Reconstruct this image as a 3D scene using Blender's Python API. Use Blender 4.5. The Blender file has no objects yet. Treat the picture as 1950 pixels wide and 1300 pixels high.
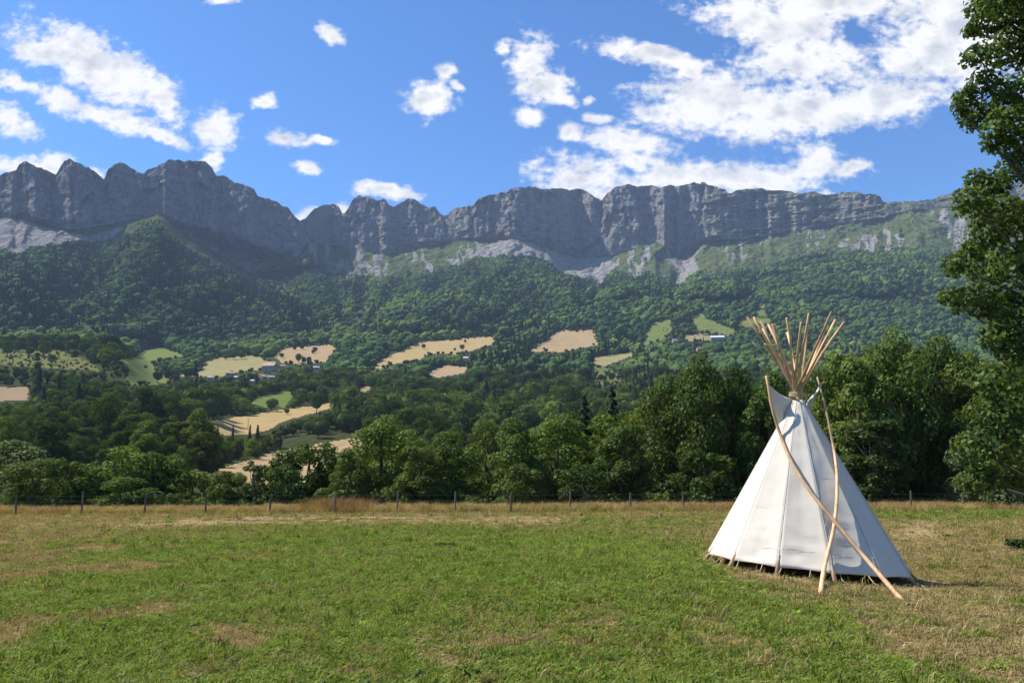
import bpy, math, random
import numpy as np
from mathutils import Vector, Matrix

SC = bpy.context.scene
COL = SC.collection
# ------------------------------------------------------------------ camera, sky, sun, exposure
F = 1408.0                       # focal length in photo pixels (1950 wide)
TH = math.atan(190.0 / F)        # camera tilted up
CT, ST = math.cos(TH), math.sin(TH)
CAMZ = 1.72
cam_d = bpy.data.cameras.new("camera"); cam = bpy.data.objects.new("camera", cam_d); COL.objects.link(cam)
cam.location = (0, 0, CAMZ); cam.rotation_euler = (math.pi / 2 + TH, 0, 0)
cam_d.sensor_width = 36.0; cam_d.lens = 36.0 * F / 1950.0
cam_d.clip_start = 0.1; cam_d.clip_end = 20000
SC.camera = cam
SUN_EL = math.radians(54); SUN_FWD = 0.29
to_sun = Vector((-math.cos(math.asin(SUN_FWD)) * math.cos(SUN_EL), SUN_FWD * math.cos(SUN_EL), math.sin(SUN_EL))).normalized()
sun_d = bpy.data.lights.new("sun", 'SUN'); sun_d.energy = 5.0; sun_d.angle = math.radians(0.53); sun_d.color = (1, .94, .84)
sun = bpy.data.objects.new("sun", sun_d); COL.objects.link(sun)
sun.rotation_euler = to_sun.to_track_quat('Z', 'Y').to_euler()
SC.view_settings.view_transform = 'Standard'; SC.view_settings.look = 'None'
SC.view_settings.gamma = 1; SC.view_settings.exposure = 0.64; SC.view_settings.use_curve_mapping = False
SKY_STRENGTH = 0.075
try:
    SC.cycles.max_bounces = 6; SC.cycles.diffuse_bounces = 3; SC.cycles.glossy_bounces = 2
    SC.cycles.transmission_bounces = 4; SC.cycles.volume_bounces = 1
    SC.cycles.use_denoising = True
except Exception:
    pass

def uv_of(px, py):
    ys = (650 - np.asarray(py, float)) / F; xs = (np.asarray(px, float) - 975) / F
    den = CT - ys * ST
    return xs / den, (ST + ys * CT) / den
def P(px, py, Y):
    u, v = uv_of(px, py)
    return Vector((float(u) * Y, Y, CAMZ + float(v) * Y))
def project(x, y, z):
    zz = np.asarray(z, float) - CAMZ; y = np.asarray(y, float); x = np.asarray(x, float)
    fw = y * CT + zz * ST; up = -y * ST + zz * CT
    fw = np.maximum(fw, .05)
    return 975 + F * x / fw, 650 - F * up / fw

class NT:
    """small node-tree writer"""
    def __init__(s, nt): s.t = nt
    def n(s, typ, ins=None, **props):
        nd = s.t.nodes.new(typ)
        for k, v in props.items(): setattr(nd, k, v)
        for k, v in (ins or {}).items():
            sock = nd.inputs[k]
            if isinstance(v, bpy.types.NodeSocket): s.t.links.new(v, sock)
            elif v is not None: sock.default_value = v
        return nd
    def math(s, op, a, b=None, c=None, clamp=False):
        nd = s.n('ShaderNodeMath', operation=op, use_clamp=clamp)
        for i, v in enumerate((a, b, c)):
            if v is None: continue
            if isinstance(v, bpy.types.NodeSocket): s.t.links.new(v, nd.inputs[i])
            else: nd.inputs[i].default_value = v
        return nd.outputs[0]
    def vmath(s, op, a, b=None, out=0):
        nd = s.n('ShaderNodeVectorMath', operation=op)
        for i, v in enumerate((a, b)):
            if v is None: continue
            if isinstance(v, bpy.types.NodeSocket): s.t.links.new(v, nd.inputs[i])
            else: nd.inputs[i].default_value = v
        return nd.outputs[out]
    def mix(s, f, a, b, blend='MIX'):
        nd = s.n('ShaderNodeMix', data_type='RGBA', blend_type=blend)
        for i, v in ((0, f), (6, a), (7, b)):
            if isinstance(v, bpy.types.NodeSocket): s.t.links.new(v, nd.inputs[i])
            else: nd.inputs[i].default_value = v if i == 0 else (*v, 1)[:4]
        return nd.outputs[2]
    def smooth(s, x, lo, hi, a=0.0, b=1.0):
        nd = s.n('ShaderNodeMapRange', interpolation_type='SMOOTHSTEP')
        s.t.links.new(x, nd.inputs[0])
        for i, v in enumerate((lo, hi, a, b)): nd.inputs[i + 1].default_value = v
        return nd.outputs[0]
    def noise(s, vec, scale, detail=4, rough=.55, dist=0.0):
        return s.n('ShaderNodeTexNoise', {'Vector': vec, 'Scale': scale, 'Detail': detail, 'Roughness': rough, 'Distortion': dist})

# ---- world: Nishita sky with the fair-weather clouds of the afternoon
CLOUDS = [  # px, py, rx, ry, clockwise tilt
 (185,128,162,52,29),(105,98,78,36,15),(305,200,52,30,35),(190,214,150,23,19),(290,250,80,15,22),(40,164,62,17,18),(18,226,54,28,25),
 (413,246,50,33,25),(540,263,36,17,8),(622,261,22,9,0),(592,321,30,12,0),(504,193,22,15,15),(627,67,22,20,10),(428,8,26,6,0),
 (738,361,58,14,4),(402,306,20,15,10),(30,312,75,26,0),(105,308,42,24,0),(180,326,28,16,0),(592,408,42,20,-10),(655,393,24,16,-20),
 (808,188,44,34,25),(850,140,18,15,0),(873,165,17,9,20),(1008,118,36,55,-15),(1035,158,48,38,10),(955,89,16,17,0),(1068,182,34,13,15),
 (1008,228,24,20,0),(1082,255,22,18,0),(1142,221,34,11,8),(1122,184,14,11,-30),(1115,345,88,46,0),(1108,322,40,28,0),
 (1205,268,88,30,0),(1212,298,50,22,10),(1480,55,140,62,20),(1560,2,140,34,0),(1790,14,110,54,0),(1780,110,120,76,0),(1545,122,140,46,12),
 (1350,195,130,70,-5),(1490,212,200,55,0),(1690,190,105,42,-20),(1245,106,96,20,6),(1305,128,40,20,30),(1840,60,130,110,0),
 (1400,340,185,36,-3),(1545,308,62,34,-25),(1262,330,36,26,0),(1622,329,38,15,-15),(1568,366,18,9,0),(2080,150,160,120,0)]
W = bpy.data.worlds.new("World"); SC.world = W; W.use_nodes = True
W.node_tree.nodes.clear(); g = NT(W.node_tree)
tc = g.n('ShaderNodeTexCoord').outputs['Generated']
sky = g.n('ShaderNodeTexSky', sky_type='NISHITA', sun_disc=False, sun_elevation=SUN_EL,
          sun_rotation=math.atan2(to_sun.x, to_sun.y), altitude=900, air_density=1.0, dust_density=0.6, ozone_density=2.0)
skyc = g.mix(1.0, sky.outputs[0], (.66, 1.16, 1.66), 'MULTIPLY')
sx = g.n('ShaderNodeSeparateXYZ', {0: tc})
yc = g.math('MAXIMUM', sx.outputs[1], .08)
u = g.math('DIVIDE', sx.outputs[0], yc); v = g.math('DIVIDE', sx.outputs[2], yc)
uvv = g.n('ShaderNodeCombineXYZ', {0: u, 1: v, 2: 0.0}).outputs[0]
uvn = g.vmath('MULTIPLY', uvv, (1.0, 1.35, 1.0))
wn = g.noise(uvn, 7.0, 4, .55).outputs[1]
warp = g.vmath('MULTIPLY', g.vmath('SUBTRACT', wn, (.5, .5, .5)), (.055, .045, 0))
pw = g.vmath('ADD', uvv, warp)
pw = g.vmath('ADD', g.vmath('MULTIPLY', pw, (1, 1, 0)), (0, 0, 1))
acc = None
for (cx, cy, rx, ry, rot) in CLOUDS:
    cu, cv = uv_of(cx, cy); cu, cv = float(cu), float(cv)
    k = 1 + cv * .25
    a, b = rx / F * k, ry / F * k; r = -math.radians(rot)
    c, s_ = math.cos(r), math.sin(r)
    d1 = g.vmath('DOT_PRODUCT', pw, (c / a, s_ / a, -(c * cu + s_ * cv) / a), out=1)
    d2 = g.vmath('DOT_PRODUCT', pw, (-s_ / b, c / b, (s_ * cu - c * cv) / b), out=1)
    q = g.math('MULTIPLY_ADD', d2, d2, g.math('MULTIPLY', d1, d1))
    acc = q if acc is None else g.math('MINIMUM', acc, q)
field = g.math('SUBTRACT', 1.0, g.math('SQRT', acc))
fb = g.noise(uvn, 15.0, 7, .55).outputs[0]
fb1 = g.noise(uvn, 13.0, 3, .5).outputs[0]
fb2 = g.noise(g.vmath('ADD', uvn, (-.014, .024, 0)), 13.0, 3, .5).outputs[0]
fs = g.noise(uvn, 64.0, 5, .58).outputs[0]
dens = g.math('ADD', g.math('MULTIPLY', field, .95), g.math('MULTIPLY', g.math('SUBTRACT', fb, .47), 2.3))
dens = g.math('ADD', dens, g.math('MULTIPLY', g.math('SUBTRACT', fs, .5), 1.5))
front = g.smooth(sx.outputs[1], .15, .3)
dens = g.math('MULTIPLY_ADD', g.math('SUBTRACT', front, 1.0), 6.0, dens)
# the same weather outside the frame
zc = g.math('MAXIMUM', sx.outputs[2], .06)
pl = g.vmath('MULTIPLY', g.n('ShaderNodeCombineXYZ', {0: g.math('DIVIDE', sx.outputs[0], zc), 1: g.math('DIVIDE', sx.outputs[1], zc), 2: 3.0}).outputs[0], (1, 1, 1))
gen = g.noise(pl, 1.5, 6, .55).outputs[0]
outm = g.math('MAXIMUM', g.math('MAXIMUM', g.smooth(g.math('ABSOLUTE', u), .8, 1.0), g.smooth(v, .68, .85)), g.math('SUBTRACT', 1.0, front))
gend = g.math('MULTIPLY', g.math('SUBTRACT', gen, .58), 5.0)
gend = g.math('MULTIPLY_ADD', g.math('SUBTRACT', outm, 1.0), 6.0, gend)
dens = g.math('MAXIMUM', dens, gend)
alpha = g.smooth(dens, -.24, .62)
lit = g.math('MULTIPLY_ADD', g.math('SUBTRACT', fb1, fb2), 3.4, g.smooth(dens, .40, 1.30, 1.0, .42))
lit = g.math('MINIMUM', g.math('MAXIMUM', lit, 0.0), 1.0)
ccol = g.mix(lit, (5.4, 5.8, 6.4), (9.2, 9.1, 9.0))
final = g.mix(alpha, skyc, ccol)
bg = g.n('ShaderNodeBackground', {'Color': final, 'Strength': SKY_STRENGTH})
W.node_tree.links.new(bg.outputs[0], g.n('ShaderNodeOutputWorld').inputs[0])
try: W.cycles.sampling_method = 'NONE'
except Exception: pass

# ------------------------------------------------------------------ helpers
def tag(o, label=None, cat=None, group=None, kind=None):
    if label: o['label'] = label
    if cat: o['category'] = cat
    if group: o['group'] = group
    if kind: o['kind'] = kind
    return o
def link(o, parent=None):
    COL.objects.link(o)
    if parent: o.parent = parent
    return o
def new_mesh(name, V, Fc, mats=None, smooth=False, mat_idx=None):
    V = np.asarray(V, np.float32)
    me = bpy.data.meshes.new(name)
    if isinstance(Fc, np.ndarray):
        nf, k = Fc.shape
        me.vertices.add(len(V)); me.vertices.foreach_set('co', V.ravel())
        me.loops.add(nf * k); me.loops.foreach_set('vertex_index', Fc.astype(np.int32).ravel())
        me.polygons.add(nf); me.polygons.foreach_set('loop_start', np.arange(0, nf * k, k, dtype=np.int32))
        me.update(calc_edges=True)
    else:
        me.from_pydata([tuple(map(float, p)) for p in V], [], [list(map(int, f)) for f in Fc]); me.update()
    for m in (mats or []): me.materials.append(m)
    if smooth: me.polygons.foreach_set('use_smooth', np.ones(len(me.polygons), bool))
    if mat_idx is not None: me.polygons.foreach_set('material_index', np.asarray(mat_idx, np.int32))
    return me
def obj(name, me, parent=None, loc=None):
    o = bpy.data.objects.new(name, me)
    if loc is not None: o.location = loc
    return link(o, parent)
def empty(name, loc):
    o = bpy.data.objects.new(name, None); o.location = loc; o.empty_display_size = .3
    return link(o)
def tube(pts, rad, sides=8, cap=True):
    pts = [Vector(p) for p in pts]; V, Fc = [], []
    n = len(pts); prev = None
    for i, p in enumerate(pts):
        t = (pts[min(i + 1, n - 1)] - pts[max(i - 1, 0)]).normalized()
        a = prev - t * prev.dot(t) if prev is not None else t.orthogonal()
        a.normalize(); b = t.cross(a); prev = a
        r = rad[i] if hasattr(rad, '__len__') else rad
        for k in range(sides):
            an = 2 * math.pi * k / sides
            V.append(p + a * math.cos(an) * r + b * math.sin(an) * r)
    for i in range(n - 1):
        for k in range(sides):
            k2 = (k + 1) % sides
            Fc.append((i * sides + k, i * sides + k2, (i + 1) * sides + k2, (i + 1) * sides + k))
    if cap:
        Fc.append(tuple(range(sides))[::-1]); Fc.append(tuple((n - 1) * sides + k for k in range(sides)))
    return V, Fc
def join(parts):
    V, Fc, MI = [], [], []
    for (v, f, m) in parts:
        o = len(V); V += [tuple(p) for p in v]; Fc += [tuple(int(i) + o for i in q) for q in f]; MI += [m] * len(f)
    return V, Fc, MI
def box(x0, x1, y0, y1, z0, z1):
    V = [(x0,y0,z0),(x1,y0,z0),(x1,y1,z0),(x0,y1,z0),(x0,y0,z1),(x1,y0,z1),(x1,y1,z1),(x0,y1,z1)]
    return V, [(0,3,2,1),(4,5,6,7),(0,1,5,4),(1,2,6,5),(2,3,7,6),(3,0,4,7)]

def _h(ix, iy, seed):
    n = (ix.astype(np.int64) * 374761393 + iy.astype(np.int64) * 668265263 + seed * 974634777) & 0xffffffff
    n = ((n ^ (n >> 13)) * 1274126177) & 0xffffffff
    return ((n ^ (n >> 16)) & 0xffff) / 65535.0
def vnoise(x, y, seed=0):
    x = np.asarray(x, float); y = np.asarray(y, float)
    x, y = np.broadcast_arrays(x, y)
    xi, yi = np.floor(x), np.floor(y); fx, fy = x - xi, y - yi
    fx = fx * fx * fx * (fx * (fx * 6 - 15) + 10); fy = fy * fy * fy * (fy * (fy * 6 - 15) + 10)
    a = _h(xi, yi, seed); b = _h(xi + 1, yi, seed); c = _h(xi, yi + 1, seed); d = _h(xi + 1, yi + 1, seed)
    return (a * (1 - fx) + b * fx) * (1 - fy) + (c * (1 - fx) + d * fx) * fy
def fbm(x, y, seed=0, oct=4, gain=.5):
    s, amp, tot = 0, 1, 0
    for o in range(oct):
        ca, sa = math.cos(.6 * o), math.sin(.6 * o)
        s = s + amp * (vnoise((x * ca - y * sa) * 2 ** o, (x * sa + y * ca) * 2 ** o, seed + o * 17) - .5); tot += amp; amp *= gain
    return s / tot * 2
def ridged(x, y, seed=0, oct=4):
    s, amp, tot = 0, 1, 0
    for o in range(oct):
        s = s + amp * (1 - np.abs(2 * vnoise(x * 2 ** o, y * 2 ** o, seed + o * 13) - 1)); tot += amp; amp *= .5
    return s / tot
def sstep(a, b, x):
    t = np.clip((np.asarray(x, float) - a) / (b - a), 0, 1); return t * t * (3 - 2 * t)
def in_poly(poly, x, y):
    x = np.asarray(x, float); y = np.asarray(y, float); ins = np.zeros(np.broadcast(x, y).shape, bool)
    n = len(poly)
    for i in range(n):
        x1, y1 = poly[i]; x2, y2 = poly[(i + 1) % n]
        if y1 == y2: continue
        c = ((y1 > y) != (y2 > y)) & (x < (x2 - x1) * (y - y1) / (y2 - y1) + x1)
        ins ^= c
    return ins
def poly_sd(poly, x, y):
    """signed distance in photo pixels, positive inside"""
    d = np.full(x.shape, 1e9); n = len(poly)
    for i in range(n):
        x1, y1 = poly[i]; x2, y2 = poly[(i + 1) % n]
        dx, dy = x2 - x1, y2 - y1; L = dx * dx + dy * dy + 1e-9
        t = np.clip(((x - x1) * dx + (y - y1) * dy) / L, 0, 1)
        d = np.minimum(d, np.hypot(x - x1 - t * dx, y - y1 - t * dy))
    return np.where(in_poly(poly, x, y), d, -d)
def pl_interp(pts, x):
    a = np.array(pts, float); return np.interp(x, a[:, 0], a[:, 1])

# ------------------------------------------------------------------ materials
def new_mat(name):
    m = bpy.data.materials.new(name); m.use_nodes = True; m.node_tree.nodes.clear()
    return m, NT(m.node_tree)
def finish(m, g, shader):
    m.node_tree.links.new(shader, g.n('ShaderNodeOutputMaterial').inputs[0]); return m
def foliage_mat(name, a, b, island=True, transl=.3, lum=(.55, 1.45), gloss=.012, noise=0.0, patch=0.0):
    m, g = new_mat(name)
    rnd = g.n('ShaderNodeObjectInfo').outputs['Random']
    col = g.mix(rnd, a, b)
    geo = g.n('ShaderNodeNewGeometry')
    if patch:
        pn = g.noise(geo.outputs['Position'], patch, 4, .6).outputs[0]
        col = g.mix(g.smooth(pn, .42, .62), g.mix(1.0, col, (.68, .74, .9), 'MULTIPLY'), g.mix(1.0, col, (1.25, 1.15, .95), 'MULTIPLY'))
    if island:
        k = g.n('ShaderNodeMapRange', {0: geo.outputs['Random Per Island'], 3: lum[0], 4: lum[1]}).outputs[0]
        col = g.mix(1.0, col, g.n('ShaderNodeCombineColor', {0: k, 1: k, 2: k}).outputs[0], 'MULTIPLY')
    if noise:
        tcn = g.n('ShaderNodeTexCoord').outputs['Object']
        nz = g.noise(tcn, noise, 4, .65).outputs[0]
        k = g.n('ShaderNodeMapRange', {0: nz, 1: .3, 2: .7, 3: lum[0], 4: lum[1]}).outputs[0]
        col = g.mix(1.0, col, g.n('ShaderNodeCombineColor', {0: k, 1: k, 2: k}).outputs[0], 'MULTIPLY')
    k2 = g.n('ShaderNodeMapRange', {0: g.math('FRACT', g.math('MULTIPLY', rnd, 7.31)), 3: .62, 4: 1.25}).outputs[0]
    col = g.mix(1.0, col, g.n('ShaderNodeCombineColor', {0: k2, 1: k2, 2: k2}).outputs[0], 'MULTIPLY')
    d = g.n('ShaderNodeBsdfDiffuse', {'Color': col}).outputs[0]
    if transl:
        tcol = g.mix(1.0, col, (1.5, 1.35, .5), 'MULTIPLY')
        d = g.n('ShaderNodeMixShader', {0: transl, 1: d, 2: g.n('ShaderNodeBsdfTranslucent', {'Color': tcol}).outputs[0]}).outputs[0]
    if gloss:
        d = g.n('ShaderNodeMixShader', {0: gloss, 1: d, 2: g.n('ShaderNodeBsdfGlossy', {'Color': (.9, .95, .9, 1), 'Roughness': .55}).outputs[0]}).outputs[0]
    return finish(m, g, d)
def simple_mat(name, col, rough=.85, var=.25, scale=6.0, bump=.2, stretch=(1, 1, 1), spec=.3):
    m, g = new_mat(name)
    tcn = g.vmath('MULTIPLY', g.n('ShaderNodeTexCoord').outputs['Object'], stretch)
    nz = g.noise(tcn, scale, 5, .6).outputs[0]
    k = g.n('ShaderNodeMapRange', {0: nz, 1: .25, 2: .75, 3: 1 - var, 4: 1 + var}).outputs[0]
    rnd = g.n('ShaderNodeMapRange', {0: g.n('ShaderNodeObjectInfo').outputs['Random'], 3: 1 - var * .6, 4: 1 + var * .6}).outputs[0]
    k = g.math('MULTIPLY', k, rnd)
    c = g.mix(1.0, col, g.n('ShaderNodeCombineColor', {0: k, 1: k, 2: k}).outputs[0], 'MULTIPLY')
    bm = g.n('ShaderNodeBump', {'Strength': bump, 'Distance': .01, 'Height': nz}).outputs[0]
    p = g.n('ShaderNodeBsdfPrincipled', {'Base Color': c, 'Roughness': rough, 'Normal': bm, 'Specular IOR Level': spec})
    return finish(m, g, p.outputs[0])

M_LEAF = foliage_mat('leaf_green', (.054, .098, .018), (.104, .148, .028), transl=.32)
M_LEAF_BIG = foliage_mat('leaf_dark_green', (.065, .11, .024), (.07, .115, .026), lum=(.5, 1.5), transl=.35)
M_LEAF_PALE = foliage_mat('leaf_silver_green', (.085, .125, .045), (.10, .14, .05))
M_NEEDLE = foliage_mat('needle_dark', (.022, .045, .016), (.03, .055, .02), transl=.1)
M_MIDLEAF = foliage_mat('wood_leaf', (.050, .092, .019), (.108, .150, .034), transl=.2, gloss=0, patch=.012, lum=(.35, 1.65))
M_FARLEAF = foliage_mat('far_leaf', (.052, .096, .024), (.105, .150, .042), island=False, transl=0, gloss=0, noise=.5, lum=(.4, 1.55), patch=.0045)
M_FARNEEDLE = foliage_mat('far_needle', (.016, .033, .014), (.026, .046, .018), island=False, transl=0, gloss=0, noise=.9, lum=(.5, 1.4))
M_BARK = simple_mat('bark', (.10, .08, .06), .95, .35, 3.0, .5, (1, 1, .3))
M_GRASS = foliage_mat('grass_blade_green', (.094, .152, .020), (.195, .232, .046), transl=.3, lum=(.45, 1.55), gloss=.01)
M_DRY = foliage_mat('grass_blade_dry', (.225, .18, .072), (.37, .29, .14), transl=.25, lum=(.6, 1.3), gloss=.01)
M_STRAW = foliage_mat('tall_straw', (.34, .245, .10), (.48, .35, .17), transl=.25, lum=(.6, 1.3), gloss=.01)
M_RUST = foliage_mat('rust_dock', (.24, .14, .05), (.30, .18, .075), transl=.2, lum=(.6, 1.3), gloss=.02)
M_WEED = foliage_mat('weed_leaf', (.11, .21, .018), (.21, .29, .03), transl=.3, lum=(.6, 1.4), gloss=0)
M_DARKWEED = foliage_mat('dark_weed_leaf', (.06, .105, .03), (.065, .115, .035), transl=.2, gloss=.01)

def meadow_mat():
    m, g = new_mat('meadow_turf')
    pos = g.n('ShaderNodeNewGeometry').outputs['Position']
    dry = g.n('ShaderNodeAttribute', attribute_name='dry').outputs['Fac']
    bare = g.n('ShaderNodeAttribute', attribute_name='bare').outputs['Fac']
    n1 = g.noise(pos, 1.3, 6, .65).outputs[0]; n2 = g.noise(pos, 14.0, 5, .7).outputs[0]; n3 = g.noise(pos, 4.2, 5, .65).outputs[0]
    dr = g.math('ADD', dry, g.math('MULTIPLY', g.math('SUBTRACT', n3, .5), 1.3))
    dr = g.smooth(g.math('ADD', dr, g.math('MULTIPLY', g.math('SUBTRACT', n2, .5), .8)), .15, .85)
    green = g.mix(n2, (.055, .082, .016), (.135, .160, .042))
    brown = g.mix(n2, (.13, .098, .048), (.31, .235, .11))
    tan = g.mix(n3, (.25, .18, .095), (.38, .28, .155))
    c = g.mix(dr, green, brown)
    br = g.smooth(g.math('ADD', bare, g.math('MULTIPLY', g.math('SUBTRACT', n3, .5), 1.1)), .3, .8)
    c = g.mix(br, c, tan)
    k = g.n('ShaderNodeMapRange', {0: n1, 1: .3, 2: .7, 3: .82, 4: 1.18}).outputs[0]
    c = g.mix(1.0, c, g.n('ShaderNodeCombineColor', {0: k, 1: k, 2: k}).outputs[0], 'MULTIPLY')
    bm = g.n('ShaderNodeBump', {'Strength': .8, 'Distance': .05, 'Height': n2}).outputs[0]
    return finish(m, g, g.n('ShaderNodeBsdfDiffuse', {'Color': c, 'Normal': bm}).outputs[0])
def land_mat(name, c1, c2, scale=.05, fine=.6):
    m, g = new_mat(name)
    pos = g.n('ShaderNodeNewGeometry').outputs['Position']
    a = g.noise(pos, scale, 6, .65).outputs[0]; b = g.noise(pos, fine, 3, .6).outputs[0]
    ln = g.n('ShaderNodeTexWave', {'Vector': pos, 'Scale': .045, 'Distortion': 3.0, 'Detail': 2.0, 'Detail Scale': .3}).outputs['Fac']
    t = g.smooth(g.math('MULTIPLY_ADD', ln, .16, g.math('MULTIPLY_ADD', b, .4, g.math('MULTIPLY', a, .8))), .4, .95)
    return finish(m, g, g.n('ShaderNodeBsdfDiffuse', {'Color': g.mix(t, c1, c2)}).outputs[0])
def mountain_mat():
    m, g = new_mat('limestone_mountain')
    geo = g.n('ShaderNodeNewGeometry'); pos = geo.outputs['Position']
    att = lambda n: g.n('ShaderNodeAttribute', attribute_name=n).outputs['Fac']
    rock, scree, wood = att('rock'), att('scree'), att('wood')
    nb = g.noise(pos, .012, 7, .6).outputs[0]
    nf = g.noise(pos, .05, 7, .65).outputs[0]
    strat = g.noise(g.vmath('MULTIPLY', pos, (.004, .004, .07)), 1.0, 5, .6, .6).outputs[0]
    vert = g.noise(g.vmath('MULTIPLY', pos, (.055, .055, .006)), 1.0, 6, .65).outputs[0]
    rk = g.mix(g.math('MULTIPLY', g.smooth(strat, .35, .65), g.math('MULTIPLY_ADD', att('strata'), .6, .36)), (.225, .215, .21), (.39, .365, .335))
    rk = g.mix(g.smooth(nb, .35, .65, 0, .5), rk, (.29, .275, .26))
    rk = g.mix(g.smooth(vert, .45, .66, 0, .6), rk, (.14, .135, .135))
    rk = g.mix(g.smooth(nf, .58, .75, 0, .55), rk, (.42, .39, .35))
    nz = g.n('ShaderNodeSeparateXYZ', {0: geo.outputs['Normal']}).outputs[2]
    ledge = g.smooth(g.math('MULTIPLY_ADD', g.math('SUBTRACT', nf, .5), .5, nz), .52, .72)
    grass = g.mix(g.smooth(nb, .35, .65), (.075, .108, .032), (.140, .165, .058))
    grass = g.mix(g.smooth(nf, .55, .7, 0, .7), grass, (.05, .085, .025))
    grass = g.mix(g.smooth(nf, .68, .8, 0, .6), grass, (.33, .31, .26))
    rk = g.mix(g.math('MULTIPLY', ledge, .75), rk, grass)
    sc = g.mix(g.smooth(nf, .35, .7), (.36, .34, .315), (.25, .235, .215))
    sc = g.mix(g.smooth(nf, .66, .74, 0, .8), sc, (.09, .11, .05))
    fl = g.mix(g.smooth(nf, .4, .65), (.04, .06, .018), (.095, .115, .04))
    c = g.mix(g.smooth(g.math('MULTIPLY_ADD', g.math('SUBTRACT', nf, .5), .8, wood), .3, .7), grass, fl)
    c = g.mix(g.smooth(g.math('MULTIPLY_ADD', g.math('SUBTRACT', nf, .5), 1.2, scree), .3, .7), c, sc)
    c = g.mix(g.smooth(g.math('MULTIPLY_ADD', g.math('SUBTRACT', nf, .5), .7, rock), .35, .65), c, rk)
    vor = g.n('ShaderNodeTexVoronoi', {'Vector': g.vmath('ADD', g.vmath('MULTIPLY', pos, (.030, .030, .013)), g.vmath('MULTIPLY', g.noise(pos, .02, 3, .6).outputs[1], (.9, .9, .9))), 'Scale': 1.0}).outputs['Distance']
    h = g.math('ADD', g.math('MULTIPLY', strat, g.math('MULTIPLY_ADD', att('strata'), .6, .32)), g.math('ADD', g.math('MULTIPLY', vert, 1.1), g.math('MULTIPLY_ADD', vor, 1.5, g.math('MULTIPLY', nf, .8))))
    bm = g.n('ShaderNodeBump', {'Strength': .85, 'Distance': 26.0, 'Height': h}).outputs[0]
    return finish(m, g, g.n('ShaderNodeBsdfDiffuse', {'Color': c, 'Normal': bm, 'Roughness': .3}).outputs[0])
def canvas_mat():
    m, g = new_mat('white_canvas')
    pos = g.n('ShaderNodeTexCoord').outputs['Object']
    a = g.noise(pos, 2.2, 5, .6).outputs[0]; w = g.noise(pos, 60.0, 2, .5).outputs[0]
    c = g.mix(g.smooth(a, .35, .75, 0, .5), (.66, .605, .515), (.585, .53, .445))
    bm = g.n('ShaderNodeBump', {'Strength': .15, 'Distance': .01, 'Height': g.math('MULTIPLY_ADD', w, .15, a)}).outputs[0]
    d = g.n('ShaderNodeBsdfDiffuse', {'Color': c, 'Normal': bm}).outputs[0]
    t = g.n('ShaderNodeBsdfTranslucent', {'Color': (.8, .77, .72, 1)}).outputs[0]
    return finish(m, g, g.n('ShaderNodeMixShader', {0: .1, 1: d, 2: t}).outputs[0])
M_CANVAS = canvas_mat()
M_SEAM = simple_mat('canvas_seam', (.64, .585, .50), .9, .1, 8, .1)
M_POLE = simple_mat('peeled_wood', (.60, .385, .21), .7, .42, 7.0, .35, (1, 1, .18))
M_POLEDARK = simple_mat('weathered_wood', (.38, .25, .14), .8, .35, 6.0, .4, (1, 1, .18))
M_ROPE = simple_mat('natural_rope', (.42, .32, .19), .9, .25, 30, .4)
M_RIBBON = simple_mat('lime_ribbon', (.50, .58, .10), .7, .15, 10, .1)
M_POST = simple_mat('grey_post_wood', (.125, .10, .08), .9, .35, 6, .5, (1, 1, .15))
M_WIRE = simple_mat('galvanised_wire', (.16, .15, .14), .6, .2, 3, .0, spec=.5)
M_WALL = simple_mat('render_wall', (.36, .325, .27), .9, .15, .6, .1)
M_GREYWALL = simple_mat('stone_wall', (.33, .31, .28), .9, .2, .8, .2)
M_TILE = simple_mat('pale_tile_roof', (.40, .26, .20), .85, .2, .9, .3)
M_ORANGE = simple_mat('orange_tile_roof', (.50, .20, .09), .85, .2, .9, .3)
M_GREYROOF = simple_mat('grey_roof', (.36, .37, .40), .7, .2, .9, .2)
M_METAL = simple_mat('white_metal_roof', (.55, .58, .66), .6, .08, .6, .1)
M_DARKGLASS = simple_mat('window_glass', (.03, .035, .045), .15, .1, 1, 0, spec=.6)

# ------------------------------------------------------------------ terrain
TIPI_Y = 14.7
TB = P(1533, 1075, TIPI_Y); TX, TY = TB.x, TB.y
def ground_z(x, y):
    x = np.asarray(x, float); y = np.asarray(y, float)
    yy = np.clip(y, -70, 60)
    z = -.05 * yy
    gs = np.exp(-((x - TX) / 5.0) ** 2 - ((y - TY) / 5.0) ** 2)
    z = z - .098 * (x - TX) * gs
    z = z + (.05 * fbm(x / 6.0, y / 6.0, 5, 3) + .02 * fbm(x / 1.2, y / 1.2, 9, 2)) * sstep(2, 5, np.hypot(x - TX, y - TY) / 1.2)
    return z - np.maximum(y - 46, 0) ** 2 * .02
GZ = lambda x, y: float(ground_z(np.array([x]), np.array([y]))[0])
def ground_hit(px, py):
    u, v = uv_of(px, py); u, v = float(u), float(v)
    Y = np.linspace(3, 60, 4000); d = CAMZ + v * Y - ground_z(u * Y, Y)
    i = int(np.argmax(d < 0)); y = Y[i]
    return Vector((u * y, y, GZ(u * y, y)))
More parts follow.
